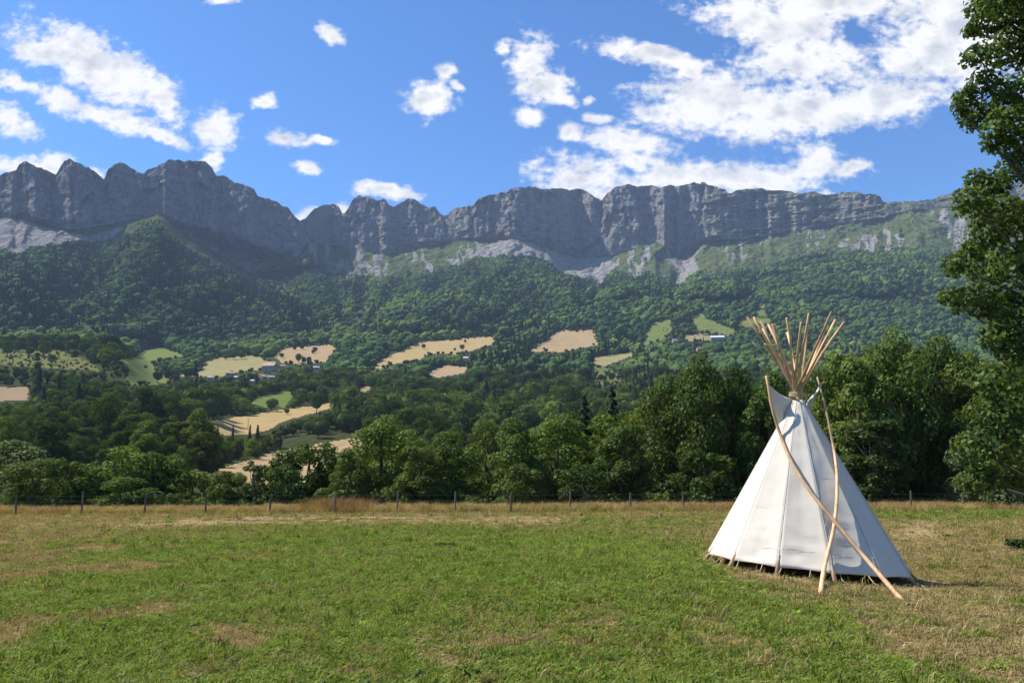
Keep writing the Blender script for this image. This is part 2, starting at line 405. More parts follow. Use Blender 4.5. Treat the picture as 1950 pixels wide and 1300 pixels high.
# --- meadow cover
YTOP = [(-400,1065),(0,1040),(150,1018),(300,1006),(500,998),(700,993),(850,992),(1000,997),(1150,1003),(1300,1012),(1355,1032),(1385,1072),(1430,1108),(1500,1132),(1600,1160),(1700,1205),(1800,1250),(1950,1330),(2400,1500)]
def cover(x, y):
    px, py = project(x, y, ground_z(x, y))
    ok = (y > 4.5)
    px = np.where(ok, px, 600); py = np.where(ok, py, 1400); py = np.minimum(py, 1400)
    wob = 14 * fbm(x / 1.6, y / 1.6, 31, 3)
    top = pl_interp(YTOP, px + 25 * fbm(x / 2.2, y / 2.2, 37, 3))
    gap = py + wob * np.clip((py - 960) / 150, .15, 1.2) - top
    green = sstep(-8, 22, gap * np.clip(60 / np.maximum(py - 925, 20), .35, 1.6))
    patch = fbm(x / 1.5, y / 1.5, 41, 4)
    fg = sstep(1075, 1270, py) * .5 * sstep(-.28, .45, patch + .25 * fbm(x / .5, y / .5, 43, 2))
    lf = sstep(620, 150, px) * sstep(1010, 1060, py) * .65 * sstep(-.2, .4, patch)
    for (bx_, by_, wx_, wy_, am) in ((120, 1092, 190, 30, .5), (430, 1072, 240, 22, .4), (640, 1132, 220, 26, .4), (740, 1252, 300, 52, .8), (1010, 1228, 230, 42, .6), (250, 1175, 160, 22, .4), (330, 1290, 120, 26, .5), (1440, 1275, 140, 30, .5), (60, 1190, 80, 20, .5), (1180, 1290, 160, 26, .45)):
        fg = np.maximum(fg, am * np.exp(-((px - bx_) / wx_) ** 2 - ((py - by_) / wy_) ** 2) * sstep(-.7, .15, patch + .5 * fbm(x / .4, y / .4, 45, 2)))
    dry = np.clip(1 - green + fg + lf, 0, 1)
    # greener strip below the fence and right of the tipi
    strip = sstep(962, 972, py) * sstep(996, 982, py) * sstep(1500, 1700, px) * .75
    strip2 = sstep(980, 988, py) * sstep(1012, 1000, py) * sstep(1020, 1150, px) * sstep(1420, 1330, px) * .5
    dry = np.clip(dry - strip - strip2 + .13 + .42 * patch + .38 * fbm(x / .4, y / .4, 44, 3), 0, 1)
    bare = sstep(-24, -12, gap) * sstep(4, -4, gap) * sstep(1250, 1000, px) * sstep(1014, 1002, py) * .62 * sstep(975, 985, py) * sstep(-.95, .0, fbm(x / 3, y / 1.0, 46, 3))
    e = np.exp(-((px - 1750) / 90) ** 2 - ((py - 1012) / 20) ** 2) * .8
    r = np.hypot(x - TX, y - TY); e2 = np.exp(-((r - 2.2) / .4) ** 2) * .75
    e3 = sstep(.1, .5, patch) * sstep(1500, 1750, px) * sstep(1000, 1050, py) * .35
    bare = np.clip(np.maximum(np.maximum(bare, e), np.maximum(e2, e3)) * (1 - .0 * green), 0, 1)
    return dry, bare, px, py
gx = np.concatenate([np.arange(-420, -46, 22.), np.arange(-46, 46.01, .3), np.arange(52, 421, 22.)])
gy = np.concatenate([np.arange(-320, 2, 14.), np.arange(3, 50.01, .25)])
XX, YY = np.meshgrid(gx, gy); ZZ = ground_z(XX, YY)
dry, bare, _, _ = cover(XX, YY)
ni, nj = XX.shape
def grid_faces(ni, nj):
    i, j = np.meshgrid(np.arange(ni - 1), np.arange(nj - 1), indexing='ij')
    a = (i * nj + j).ravel()
    return np.stack([a, a + 1, a + nj + 1, a + nj], 1)
me = new_mesh('meadow', np.stack([XX, YY, ZZ], -1).reshape(-1, 3), grid_faces(ni, nj), [meadow_mat()], True)
for nm, arr in (('dry', dry), ('bare', bare)):
    me.attributes.new(nm, 'FLOAT', 'POINT').data.foreach_set('value', arr.astype(np.float32).ravel())
tag(obj('meadow', me), 'sloping meadow of patchy green and sunburnt brown grass in front of the fence', 'meadow', kind='structure')

def blocks(x, y, seed):
    """random step height per jittered cell: broken rock faces"""
    xi, yi = np.floor(x), np.floor(y); best = np.full(x.shape, 9e9); val = np.zeros(x.shape)
    for dx in (-1, 0, 1):
        for dy in (-1, 0, 1):
            cx_, cy_ = xi + dx, yi + dy
            fx_ = cx_ + _h(cx_, cy_, seed); fy_ = cy_ + _h(cx_, cy_, seed + 5)
            d_ = (x - fx_) ** 2 + (y - fy_) ** 2; v_ = _h(cx_, cy_, seed + 9) + .5 * (_h(cx_, cy_, seed + 11) - .5) * (x - fx_) + .5 * (_h(cx_, cy_, seed + 12) - .5) * (y - fy_)
            m_ = d_ < best; best = np.where(m_, d_, best); val = np.where(m_, v_, val)
    return val - .5
# --- far land traced as contour lines; each has its own distance
SKYL = [(-750,350),(-500,318),(-300,335),(-200,300),(-90,330),(0,333),(7,328),(17,327),(32,323),(37,312),(50,307),(70,318),(87,322),(107,332),(112,323),(123,303),(133,303),(147,310),(167,320),(180,328),(197,342),(200,338),(205,325),(217,313),(227,310),(238,312),(247,320),(260,325),(273,332),(283,322),(300,317),(313,312),(320,305),(337,303),(350,307),(373,305),(393,308),(403,317),(413,335),(427,335),(447,347),(467,353),(483,358),(492,373),(510,378),(527,383),(537,393),(547,395),(560,412),(572,420),(581,417),(600,397),(607,392),(624,390),(636,388),(645,392),(652,406),(658,404),(672,379),(683,373),(697,374),(708,376),(720,383),(733,380),(740,390),(751,395),(765,385),(780,378),(790,379),(801,388),(816,395),(828,392),(837,406),(848,410),(862,398),(880,394),(900,391),(913,379),(927,372),(945,370),(963,365),(981,356),(1013,355),(1031,359),(1042,361),(1060,359),(1081,362),(1099,360),(1117,365),(1131,374),(1146,383),(1157,367),(1175,355),(1196,352),(1218,355),(1248,355),(1257,359),(1273,353),(1294,355),(1318,348),(1339,349),(1359,353),(1380,361),(1388,369),(1404,364),(1433,359),(1441,356),(1470,362),(1503,365),(1527,368),(1552,365),(1564,371),(1581,371),(1601,366),(1634,365),(1655,369),(1675,373),(1683,384),(1704,385),(1733,382),(1757,382),(1790,375),(1815,365),(1839,351),(1856,348),(1900,345),(1950,350),(2250,325),(2700,340)]
FOOT = [(-750,430),(-300,420),(0,413),(40,415),(75,424),(110,432),(140,438),(170,434),(213,427),(250,418),(287,407),(300,404),(330,428),(365,450),(400,472),(440,498),(480,520),(520,505),(547,500),(570,484),(585,462),(620,466),(680,474),(737,485),(765,472),(810,466),(855,462),(891,459),(930,458),(973,454),(1000,456),(1031,460),(1060,474),(1088,484),(1124,489),(1167,486),(1191,478),(1220,468),(1248,460),(1275,474),(1294,488),(1314,482),(1330,468),(1376,455),(1437,453),(1511,439),(1556,431),(1620,425),(1683,416),(1720,405),(1757,398),(1823,395),(1950,390),(2300,380),(2700,390)]
WOODTOP = [(-750,500),(-300,490),(0,474),(30,485),(67,473),(133,462),(187,460),(213,472),(240,450),(270,432),(300,428),(330,457),(370,482),(440,517),(480,536),(500,530),(540,514),(570,505),(586,500),(622,522),(660,530),(700,526),(740,530),(780,528),(815,520),(848,514),(890,498),(927,487),(973,488),(1027,490),(1050,505),(1070,520),(1110,530),(1146,541),(1160,518),(1170,513),(1190,522),(1211,531),(1232,517),(1260,532),(1290,548),(1310,530),(1330,517),(1359,529),(1385,520),(1412,513),(1470,505),(1519,486),(1581,478),(1613,484),(1663,480),(1724,474),(1765,476),(1850,482),(1950,480),(2300,470),(2700,470)]
pxs = np.unique(np.concatenate([np.arange(-750, -60, 15.), np.arange(-60, 2011, 2.6), np.arange(2010, 2650, 15.)]))
NJ = len(pxs)
XLINE = [(250,575),(505,575),(520,500),(535,482),(580,560),(640,655),(660,690)]
def Y7L(px): return np.interp(px, [-750, 0, 300, 575, 900, 2700], [1750, 2120, 2300, 2560, 2900, 3000])
def Y7R(px): return np.interp(px, [-750, 575, 1150, 1300, 1700, 1950, 2650], [3000, 3050, 2960, 2880, 2740, 2560, 2300])
sky_py = pl_interp(SKYL, pxs) + 2.2 * fbm(pxs / 9.0, 0 * pxs, 77, 4) + 3.0 * blocks(pxs / 12, 0 * pxs, 331)
foot_py = pl_interp(FOOT, pxs) + 3 * fbm(pxs / 14.0, 0 * pxs, 78, 3)
wood_py = np.maximum(pl_interp(WOODTOP, pxs) + 4 * fbm(pxs / 18.0, 0 * pxs, 79, 3), foot_py + 5)
def base_g(px): return np.interp(px, [-750, 880, 1010, 1180, 2700], [640, 640, 612, 572, 572])
base_py = base_g(pxs)
YBASE = ([-750, 0, 260, 500, 880, 1180, 2700], [1150, 1150, 1250, 1450, 1480, 1750, 1650])
def planar(v, va, Ya, vb, Yb):
    s = (vb * Yb - va * Ya) / (Yb - Ya); return (va * Ya - s * Ya) / (v - s)
def v_of(py): return uv_of(975, py)[1]
def side_profile(px, py, t_block, Y7):
    """distance of the mountain side at photo pixel; Y7 = distance of the cliff foot"""
    px0 = px
    vf, vw, vs = v_of(foot_g(px0)), v_of(wood_g(px0)), v_of(sky_g(px0))
    v = v_of(py); vb = v_of(base_g(px))
    S = .66
    Yw = Y7 * (S - vf) / (S - vw)
    Yb = 0.0 * px + np.interp(px, *YBASE)
    Y8 = Y7 + 70
    low = planar(v, vb, Yb, vw, Yw); mid = planar(v, vw, Yw, vf, Y7); top = planar(v, vf, Y7, vs, Y8)
    return np.where(v <= vw, low, np.where(v <= vf, mid, top))
foot_g = lambda px: np.interp(px, pxs, foot_py)
wood_g = lambda px: np.interp(px, pxs, wood_py)
sky_g = lambda px: np.interp(px, pxs, sky_py)
def mountain_Y(px, py):
    L = side_profile(px, py, None, Y7L(px)); R = side_profile(px, py, None, Y7R(px))
    xl = np.interp(py, *np.array(XLINE, float).T)
    w = sstep(xl - 12, xl + 60, px)
    Y = L * (1 - w) + R * w
    # gully behind the wooded spur on the left massif
    gul = sstep(0, 45, poly_sd([(300,404),(575,484),(560,520),(482,532),(400,490),(330,448)], px, py))
    Y = Y + 150 * gul
    return Y
SPURS = [ # traced ridge (+) and ravine (-) lines of the wooded slopes: photo points, relief in metres, half width in px
 ([(300,430),(360,490),(450,550),(560,610),(640,650)], 120, 46), ([(300,430),(280,520),(180,580),(60,630)], 95, 40),
 ([(970,485),(930,540),(840,590),(740,645)], 120, 60), ([(1050,505),(1080,560),(1100,615)], 80, 45), ([(1190,522),(1180,570),(1160,610)], 60, 32),
 ([(1600,482),(1480,520),(1360,560),(1250,600)], 105, 55), ([(1765,480),(1700,540),(1600,590)], 85, 50), ([(120,480),(80,540),(0,580)], 80, 36),
 ([(500,530),(580,590),(660,655)], -140, 30), ([(620,520),(650,580),(668,650)], -75, 17), ([(700,520),(695,580),(672,640)], -75, 17), ([(780,530),(735,590),(690,640)], -70, 18),
 ([(660,524),(672,580),(670,620)], 45, 14), ([(740,526),(715,580),(682,640)], 45, 15), ([(830,520),(780,580),(712,640)], 45, 18),
 ([(1146,545),(1130,590),(1110,630)], -80, 26), ([(1290,550),(1240,580),(1180,612)], -100, 28), ([(200,470),(205,540),(120,605)], -90, 30), ([(1440,560),(1560,600),(1640,640)], -70, 26), ([(400,600),(330,640),(250,655)], -60, 30)]
def landform(px, py):
    out = np.zeros(np.broadcast(px, py).shape)
    for (line, amp, wd) in SPURS:
        d = np.full(out.shape, 1e9)
        for (x1, y1), (x2, y2) in zip(line[:-1], line[1:]):
            dx, dy = x2 - x1, y2 - y1; t = np.clip(((px - x1) * dx + (py - y1) * dy) / (dx * dx + dy * dy), 0, 1)
            d = np.minimum(d, np.hypot(px - x1 - t * dx, py - y1 - t * dy))
        out -= amp * np.exp(-np.abs(d / wd) ** 1.5)
    return out
LOWK = [(935,150.),(905,230.),(870,320.),(820,430.),(780,560.),(740,760.),(700,1000.),(660,1300.)]
LOWL = [(935,150.),(905,220.),(870,290.),(820,370.),(780,450.),(740,540.),(700,640.),(668,760.),(655,1020.)]
def valley_Y(px, py):
    Yb = np.interp(px, *YBASE)
    def prof(K):
        v = v_of(py); out = np.zeros(np.broadcast(px, py).shape)
        kk = K + [(640, None)]
        for i in range(len(kk) - 1):
            va, Ya = v_of(kk[i][0]), kk[i][1]
            last = kk[i + 1][1] is None
            vb, Yc = (v_of(base_g(px)), Yb) if last else (v_of(kk[i + 1][0]), kk[i + 1][1])
            seg = planar(v, va, Ya, vb, Yc)
            m = (py <= kk[i][0] + 1e-6) & (py >= (0 if last else kk[i + 1][0]) - 1e-6)
            out = np.where(m, seg, out)
        return out
    a, b = prof(LOWK), prof(LOWL)
    xl = np.interp(py, [640, 660, 690, 730, 760, 800, 935], [200, 210, 250, 270, 330, 420, 500])
    w = sstep(xl - 30, xl + 40, px)
    return b * (1 - w) + a * w
hidY = np.array([46., 50., 58., 68., 80., 95., 115., 135.]); hidZ = np.array([-2.55, -2.9, -4.2, -5.8, -7.2, -7.9, -8.3, -8.6])
def zprof(Y): return float(np.interp(Y, np.concatenate([[0, 44], hidY]), np.concatenate([[0, -2.2], hidZ])))
rowsX, rowsPY = [], []
rows = []   # list of (py row, Y row)
n_low, n_for, n_alp, n_clf = 150, 130, 56, 100
for i in range(n_low):
    t = i / n_low; py = 935 + (base_py - 935) * t
    Y = valley_Y(pxs, py)
    Y = Y * (1 + .012 * fbm(pxs / 60, py / 25, 3, 3) * sstep(935, 900, py) * sstep(0, 20, py - base_py))
    rows.append((py, Y))
for i in range(n_for):
    t = i / n_for; py = base_py + (wood_py - base_py) * t
    Y = mountain_Y(pxs, py); e = sstep(0, .12, t)
    Y = Y * (1 + e * (.055 * fbm(pxs / 150 + py / 170, py / 90, 11, 3) + .052 * (.55 - ridged(pxs / 95 + py / 75 + .5 * fbm(pxs / 90, py / 60, 12, 2), py / 150, 13, 3))))
    Y = Y + e * landform(pxs + 7 * fbm(pxs / 22, py / 22, 17, 2), py)
    rib = sstep(500, 580, pxs) * sstep(900, 820, pxs) * sstep(.25, .7, t)
    Y = Y * (1 + .016 * rib * (ridged((pxs + (py - 500) * .5) / 42, py / 260, 19, 2) - .5))
    rows.append((py, Y))
for i in range(n_alp):
    t = i / n_alp; py = wood_py + (foot_py - wood_py) * t
    Y = mountain_Y(pxs, py) + (1 - t) * landform(pxs + 7 * fbm(pxs / 22, py / 22, 17, 2), py)
    Y = Y * (1 + .055 * fbm(pxs / 150 + py / 170, py / 90, 11, 3) + .052 * (.55 - ridged(pxs / 95 + py / 75 + .5 * fbm(pxs / 90, py / 60, 12, 2), py / 150, 13, 3)) + .022 * (ridged(pxs / 22 + .5 * fbm(pxs / 40, t, 24, 2) + t * .4, t * .5, 23, 3) - .5))
    rows.append((py, Y))
for i in range(n_clf + 1):
    t = i / n_clf; py = foot_py + (sky_py - foot_py) * t
    Y = mountain_Y(pxs, py)
    e = sstep(0, .1, t)
    n0 = .055 * fbm(pxs / 150 + foot_py / 170, foot_py / 90, 11, 3) + .052 * (.55 - ridged(pxs / 95 + foot_py / 75 + .5 * fbm(pxs / 90, foot_py / 60, 12, 2), foot_py / 150, 13, 3))
    but = .016 * (.5 - ridged(pxs / 95 + .25 * t, .4 + t * .3, 51, 2)) + .008 * (.5 - ridged(pxs / 30 + .6 * t + .4 * fbm(pxs / 50, t * 2, 52, 2), t * .9, 53, 3)) + .009 * (.5 - ridged(pxs / 13 + .8 * fbm(pxs / 20, t * 4, 58, 2), t * 2.2, 57, 3))
    wq = .5 * fbm(pxs / 30, py / 30, 63, 2)
    but = but + .010 * blocks(pxs / 30 + wq, py / 62 + .004 * pxs, 301) + .006 * blocks(pxs / 11 + wq, py / 26 + wq, 311) + .003 * blocks(pxs / 5, py / 9, 321)
    ter = .0022 * fbm(pxs / 60, (py + .12 * pxs) / 8.0, 59, 3) * (1 + 4 * sstep(1300, 1400, pxs))
    led = .012 * (np.floor(t * 4 + .4 * fbm(pxs / 60, t, 61, 2)) / 4) * sstep(1290, 1400, pxs)
    rows.append((py, Y * (1 + n0 + e * (but + ter + led))))
PYG = np.array([r[0] for r in rows]); YG = np.array([r[1] for r in rows])
PXG = np.broadcast_to(pxs, PYG.shape)
UG, VG = uv_of(PXG, PYG)
XG, ZG = UG * YG, CAMZ + VG * YG
# rows hidden behind the fence and behind the ridge
u_row = UG[0]
hx = np.stack([u_row * y for y in hidY]); hy = np.stack([np.full(NJ, y) for y in hidY]); hz = np.stack([np.full(NJ, z) for z in hidZ])
topx, topy, topz = XG[-1], YG[-1], ZG[-1]
bx = np.stack([topx * (topy + d) / topy for d in (30, 250, 700)]); by = np.stack([topy + d for d in (30, 250, 700)]); bz = np.stack([topz - 3, topz - 120, topz - 520])
AX = np.concatenate([hx, XG, bx]); AY = np.concatenate([hy, YG, by]); AZ = np.concatenate([hz, ZG, bz])
NH = len(hidY); i_for = NH + n_low; i_alp = i_for + n_for; i_clf = i_alp + n_alp; NI = AX.shape[0]
ALLV = np.stack([AX, AY, AZ], -1).reshape(-1, 3)
def sub_grid(i0, i1):
    return ALLV[i0 * NJ:(i1 + 1) * NJ], grid_faces(i1 - i0 + 1, NJ)

FIELDS = [  # photo outline, soil colour pair, label
 ([(395,900),(465,878),(531,858),(600,845),(675,834),(700,840),(690,870),(650,932),(560,934),(400,912)], 'tan', 'bare tan field sloping up behind the nearest trees on the left'),
 ([(377,806),(398,803),(495,787),(581,774),(635,766),(634,776),(545,800),(508,820),(467,828),(431,828),(380,828)], 'gold', 'golden strip of mown field with dark conifers along its lower edge'),
 ([(463,764),(510,753),(549,743),(559,757),(540,775),(503,776),(477,769)], 'green', 'small green pasture above the golden strip of mown field'),
 ([(219,681),(251,684),(268,668),(298,657),(359,677),(316,684),(290,692),(296,706),(327,718),(323,731),(251,733),(240,722),(244,700)], 'lime', 'bright green pastures left of the village with hedges between them'),
 ([(323,718),(384,704),(388,690),(413,681),(481,675),(522,693),(495,704),(441,711),(413,720),(377,716)], 'straw', 'pale dry pasture above the village with round trees along its top'),
 ([(520,678),(540,662),(574,659),(628,656),(642,659),(620,688),(574,694),(536,690)], 'tan', 'tan field dotted with round trees right of the village'),
 ([(-60,738),(54,736),(54,761),(-60,766)], 'brown', 'brownish field at the left edge below the grassy knoll'),
 ([(-80,664),(108,667),(150,678),(182,696),(190,706),(150,703),(90,700),(40,696),(-80,690)], 'rough', 'rough grassy knoll with scattered bushes on the left'),
 ([(708,704),(720,688),(779,661),(801,650),(851,647),(943,640),(941,657),(873,674),(815,674),(794,687),(744,694),(711,706)], 'gold', 'long dry field with a few single trees below the central wooded slope'),
 ([(812,711),(851,695),(890,699),(884,711),(830,719)], 'tan', 'small tan field under the long dry field'),
 ([(1007,670),(1063,630),(1131,628),(1140,656),(1103,664),(1063,671)], 'tan', 'large rounded tan field in the middle of the wooded slope'),
 ([(1126,683),(1207,669),(1203,678),(1153,697),(1138,698)], 'straw', 'narrow pale field below and right of the large rounded field'),
 ([(1225,648),(1243,613),(1278,609),(1278,627),(1268,644),(1225,657)], 'lime', 'steep green meadow with small bushes left of the barn'),
 ([(1318,603),(1335,591),(1347,607),(1400,626),(1398,637),(1355,638),(1326,626)], 'lime', 'green meadow just above the white roofed barn'),
 ([(1404,614),(1437,603),(1470,607),(1466,615),(1417,626)], 'lime', 'green meadow behind the tips of the tipi poles'),
 ([(1302,637),(1355,634),(1357,650),(1306,648)], 'straw', 'pale field with two dark trees left of the barn'),
 ([(1440,587),(1456,580),(1460,602),(1444,605)], 'lime', 'narrow green clearing high above the tipi poles'),
 ([(1126,698),(1160,700),(1190,722),(1150,738),(1130,722)], 'rough', 'overgrown tan clearing below the narrow pale field'),
 ([(674,743),(711,732),(705,743),(677,747)], 'straw', 'sliver of pale field between two belts of trees'),
]
FM = {'tan': land_mat('tan_field', (.27, .19, .105), (.34, .25, .14)), 'gold': land_mat('gold_field', (.29, .215, .095), (.35, .265, .13)),
      'green': land_mat('green_field', (.085, .125, .035), (.13, .16, .045)), 'lime': land_mat('lime_field', (.10, .135, .036), (.16, .18, .06)),
      'straw': land_mat('straw_field', (.21, .19, .085), (.28, .24, .115)), 'brown': land_mat('brown_field', (.21, .155, .10), (.26, .19, .12)),
      'rough': land_mat('rough_field', (.075, .09, .03), (.16, .16, .06), .08, .4)}
# valley split into wood floor and fields
vV, vF = sub_grid(0, i_for)
fpx = np.concatenate([np.broadcast_to(pxs, (NH, NJ)), PXG]); fpy = np.concatenate([np.full((NH, NJ), 990.), PYG])
cpx = (fpx[:i_for, :-1] + fpx[:i_for, 1:]) / 2; cpy = (fpy[:i_for, :-1] + fpy[1:i_for + 1, :-1]) / 2
cpx, cpy = cpx.ravel(), cpy.ravel()
fid = np.full(len(cpx), -1)
for k, (poly, mt, lb) in enumerate(FIELDS):
    jx = cpx + 2.2 * fbm(cpx / 9, cpy / 9, 90, 2); jy = cpy + 1.6 * fbm(cpx / 9, cpy / 9, 91, 2)
    fid[(in_poly(poly, jx, jy)) & (fid < 0)] = k
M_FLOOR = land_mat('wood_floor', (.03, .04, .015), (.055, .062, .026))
def compact(V, Fq):
    used, inv = np.unique(Fq, return_inverse=True); return V[used], inv.reshape(Fq.shape)
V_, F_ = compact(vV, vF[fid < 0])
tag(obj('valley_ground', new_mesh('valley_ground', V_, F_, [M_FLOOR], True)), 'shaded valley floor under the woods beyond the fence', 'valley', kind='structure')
for k, (poly, mt, lb) in enumerate(FIELDS):
    if (fid == k).sum() < 2: continue
    V_, F_ = compact(vV, vF[fid == k])
    tag(obj('field', new_mesh('field', V_, F_, [FM[mt]], True)), lb, 'field', 'fields and pastures in the valley', 'structure')
# mountain
mV, mF = sub_grid(i_for, NI - 1)
mme = new_mesh('mountain', mV, mF, [mountain_mat()], True)
mpx = np.concatenate([PXG[n_low:], np.broadcast_to(pxs, (3, NJ))]); mpy = np.concatenate([PYG[n_low:], np.broadcast_to(PYG[-1], (3, NJ))])
fx = foot_g(mpx); wx = wood_g(mpx)
rockw = sstep(7, -7, mpy - fx)
SCREE = [[(-80,415),(0,415),(45,416),(80,432),(130,440),(165,448),(200,440),(228,432),(238,434),(200,464),(133,462),(67,473),(30,485),(-80,480)],
         [(884,492),(915,470),(940,459),(973,454),(1012,462),(1036,474),(1030,492),(1000,487),(973,490),(930,496)],
         [(1032,466),(1062,485),(1110,490),(1164,486),(1166,514),(1147,546),(1118,532),(1078,530),(1054,508)],
         [(1348,464),(1322,490),(1332,512),(1300,548),(1282,545),(1298,510),(1308,490)]]
scr = np.zeros(mpx.shape)
for poly in SCREE:
    scr = np.maximum(scr, sstep(-6, 8, poly_sd(poly, mpx, mpy)))
tt = np.clip((mpy - fx) / np.maximum(wx - fx, 1), 0, 1.4)
sh = np.sign(np.sin(mpx / 70.0)) * tt * .7
streak = sstep(.57, .80, ridged(mpx / 15 + sh + .5 * fbm(mpx / 25, tt * 2, 82, 3), tt * .8, 83, 3)) * (.35 + .65 * sstep(-.2, .3, fbm(mpx / 50, tt, 84, 2))) * sstep(1.35, .9, tt) * sstep(560, 600, mpx) * .9
gg = sstep(575, 590, mpx) * sstep(790, 740, mpx) * .75 * sstep(-.2, .25, fbm(mpx / 12, tt * .8, 87, 3))
scr = np.maximum(scr, np.maximum(streak * sstep(-3, 6, mpy - fx), gg * sstep(1.2, .8, tt)))
spots = sstep(.25, .5, fbm(mpx / 22, mpy / 9, 88, 3)) * sstep(1560, 1600, mpx) * sstep(1760, 1700, mpx) * sstep(446, 456, mpy) * .8
scr = np.maximum(scr, spots)
shade_gully = sstep(-4, 10, poly_sd([(296,410),(440,485),(545,500),(575,484),(560,520),(482,534),(440,514),(370,478),(330,452)], mpx, mpy))  # dark scrub ground, its colour also standing in for the cliff's cast shade
scr = scr * (1 - shade_gully)
rockw = np.maximum(rockw, .25 * shade_gully)
woodw = np.maximum(sstep(-5, 6, mpy - wx), shade_gully * .95)
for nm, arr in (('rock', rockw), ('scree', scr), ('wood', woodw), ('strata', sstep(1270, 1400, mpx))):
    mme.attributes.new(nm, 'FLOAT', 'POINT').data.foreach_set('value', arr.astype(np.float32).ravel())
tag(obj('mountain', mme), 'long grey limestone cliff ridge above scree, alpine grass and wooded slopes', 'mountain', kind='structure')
def land_at(px, py):
    j = int(np.argmin(np.abs(pxs - px))); col = PYG[:, j]
    Y = float(np.interp(-py, -col, YG[:, j])); p = P(px, py, Y); return p

# ------------------------------------------------------------------ tree meshes
def leaf_quads(rng, C, D, size, ratio=.6, up=.35, jit=.8):
    """C centres, D outward directions -> leaf-sized folded quads"""
    n = len(C)
    N = D + jit * rng.normal(size=(n, 3)) * .6; N[:, 2] += up; N /= np.linalg.norm(N, axis=1)[:, None] + 1e-9
    R = rng.normal(size=(n, 3)); T = R - N * (R * N).sum(1)[:, None]; T /= np.linalg.norm(T, axis=1)[:, None] + 1e-9
    B = np.cross(N, T); L = (size * rng.uniform(.6, 1.35, n))[:, None]
    fold = N * L * .16
    V = np.stack([C - T * L * .5, C + B * L * ratio * .5 - fold, C + T * L * .5, C - B * L * ratio * .5 - fold], 1).reshape(-1, 3)
    return V, np.arange(n * 4).reshape(n, 4)
def blob_leaves(rng, cen, rad, n, size, inner=.5, **kw):
    w = rad ** 2; idx = rng.choice(len(cen), n, p=w / w.sum())
    D = rng.normal(size=(n, 3)); D[:, 2] += .35 * np.abs(D[:, 2]); D /= np.linalg.norm(D, axis=1)[:, None]
    r = inner + (1.08 - inner) * rng.random(n) ** .55
    C = cen[idx] + D * (rad[idx] * r)[:, None] * np.array([1, 1, .8])
    return leaf_quads(rng, C, D, size, **kw)
def ico_lump(rng, r, sq, amp, sub=2):
    import bmesh
    bm = bmesh.new(); bmesh.ops.create_icosphere(bm, subdivisions=sub, radius=1)
    V = np.array([v.co[:] for v in bm.verts]); Fq = np.array([[v.index for v in f.verts] for f in bm.faces]); bm.free()
    ph = rng.uniform(0, 50, 3)
    nse = fbm(V[:, 0] * 1.7 + ph[0] + V[:, 2] * .8, V[:, 1] * 1.7 + ph[1] - V[:, 2] * .9, int(rng.integers(999)), 3)
    V = V * (r * (1 + amp * nse))[:, None]; V[:, 2] *= sq
    return V, Fq
def limbs(rng, H, cen, rad, nl, r0, lean=0.0):
    """tapered trunk with limbs that reach into the crown blobs"""
    parts = []
    pts = [(rng.normal() * .04 * H * t * (1 - t) * 2 + lean * t * t, rng.normal() * .03 * H * t, H * .86 * t - .4) for t in np.linspace(0, 1, 8)]
    parts.append((*tube(pts, [r0 * (1.25 - 1.05 * t) + .02 for t in np.linspace(0, 1, 8)], 7), 0))
    order = rng.permutation(len(cen))[:nl]
    for k in order:
        c = cen[k]; t0 = np.clip((c[2] - .22 * H) / (.86 * H) * rng.uniform(.55, .9), .12, .85)
        p0 = np.array(pts[int(t0 * 7)]); mid = p0 * .45 + c * .55 + np.array([0, 0, -.04 * H]) + rng.normal(size=3) * .02 * H
        parts.append((*tube([p0, p0 * .75 + mid * .25 + np.array([0, 0, .01 * H]), mid, c], [r0 * .38, r0 * .3, r0 * .2, r0 * .06], 5), 0))
    return join(parts)
def broadleaf(seed, H=12.0, Wd=8.0, nleaf=9000, size=.32, zlow=.12, nb=34, nl=14, mat=None, lean=0.0):
    rng = np.random.default_rng(seed)
    D = rng.normal(size=(nb, 3)); D /= np.linalg.norm(D, axis=1)[:, None]
    rr = rng.uniform(.35, .95, nb) ** .6
    hz = (1 - zlow) * .5 * H; cz = H * (zlow + (1 - zlow) * .5)
    cen = D * rr[:, None] * np.array([Wd * .42, Wd * .42, hz * .86]) + np.array([0, 0, cz])
    k = 1 - .35 * np.clip((cen[:, 2] - cz) / hz, 0, 1); cen[:, 0] *= k; cen[:, 1] *= k
    nlow = nb // 3; a_ = rng.uniform(0, 6.28, nlow); q_ = rng.uniform(.5, 1.0, nlow)
    cen[:nlow] = np.stack([np.cos(a_) * q_ * Wd * .42, np.sin(a_) * q_ * Wd * .42, H * (zlow + rng.uniform(.05, .35, nlow))], 1)
    cen[:, 0] += lean * (cen[:, 2] / H) ** 2
    rad = Wd * rng.uniform(.10, .19, nb)
    V, Fq = blob_leaves(rng, cen, rad, nleaf, size)
    tv, tf, _ = limbs(rng, H, cen, rad, nl, .021 * H, lean)
    return (V, Fq), (tv, tf)
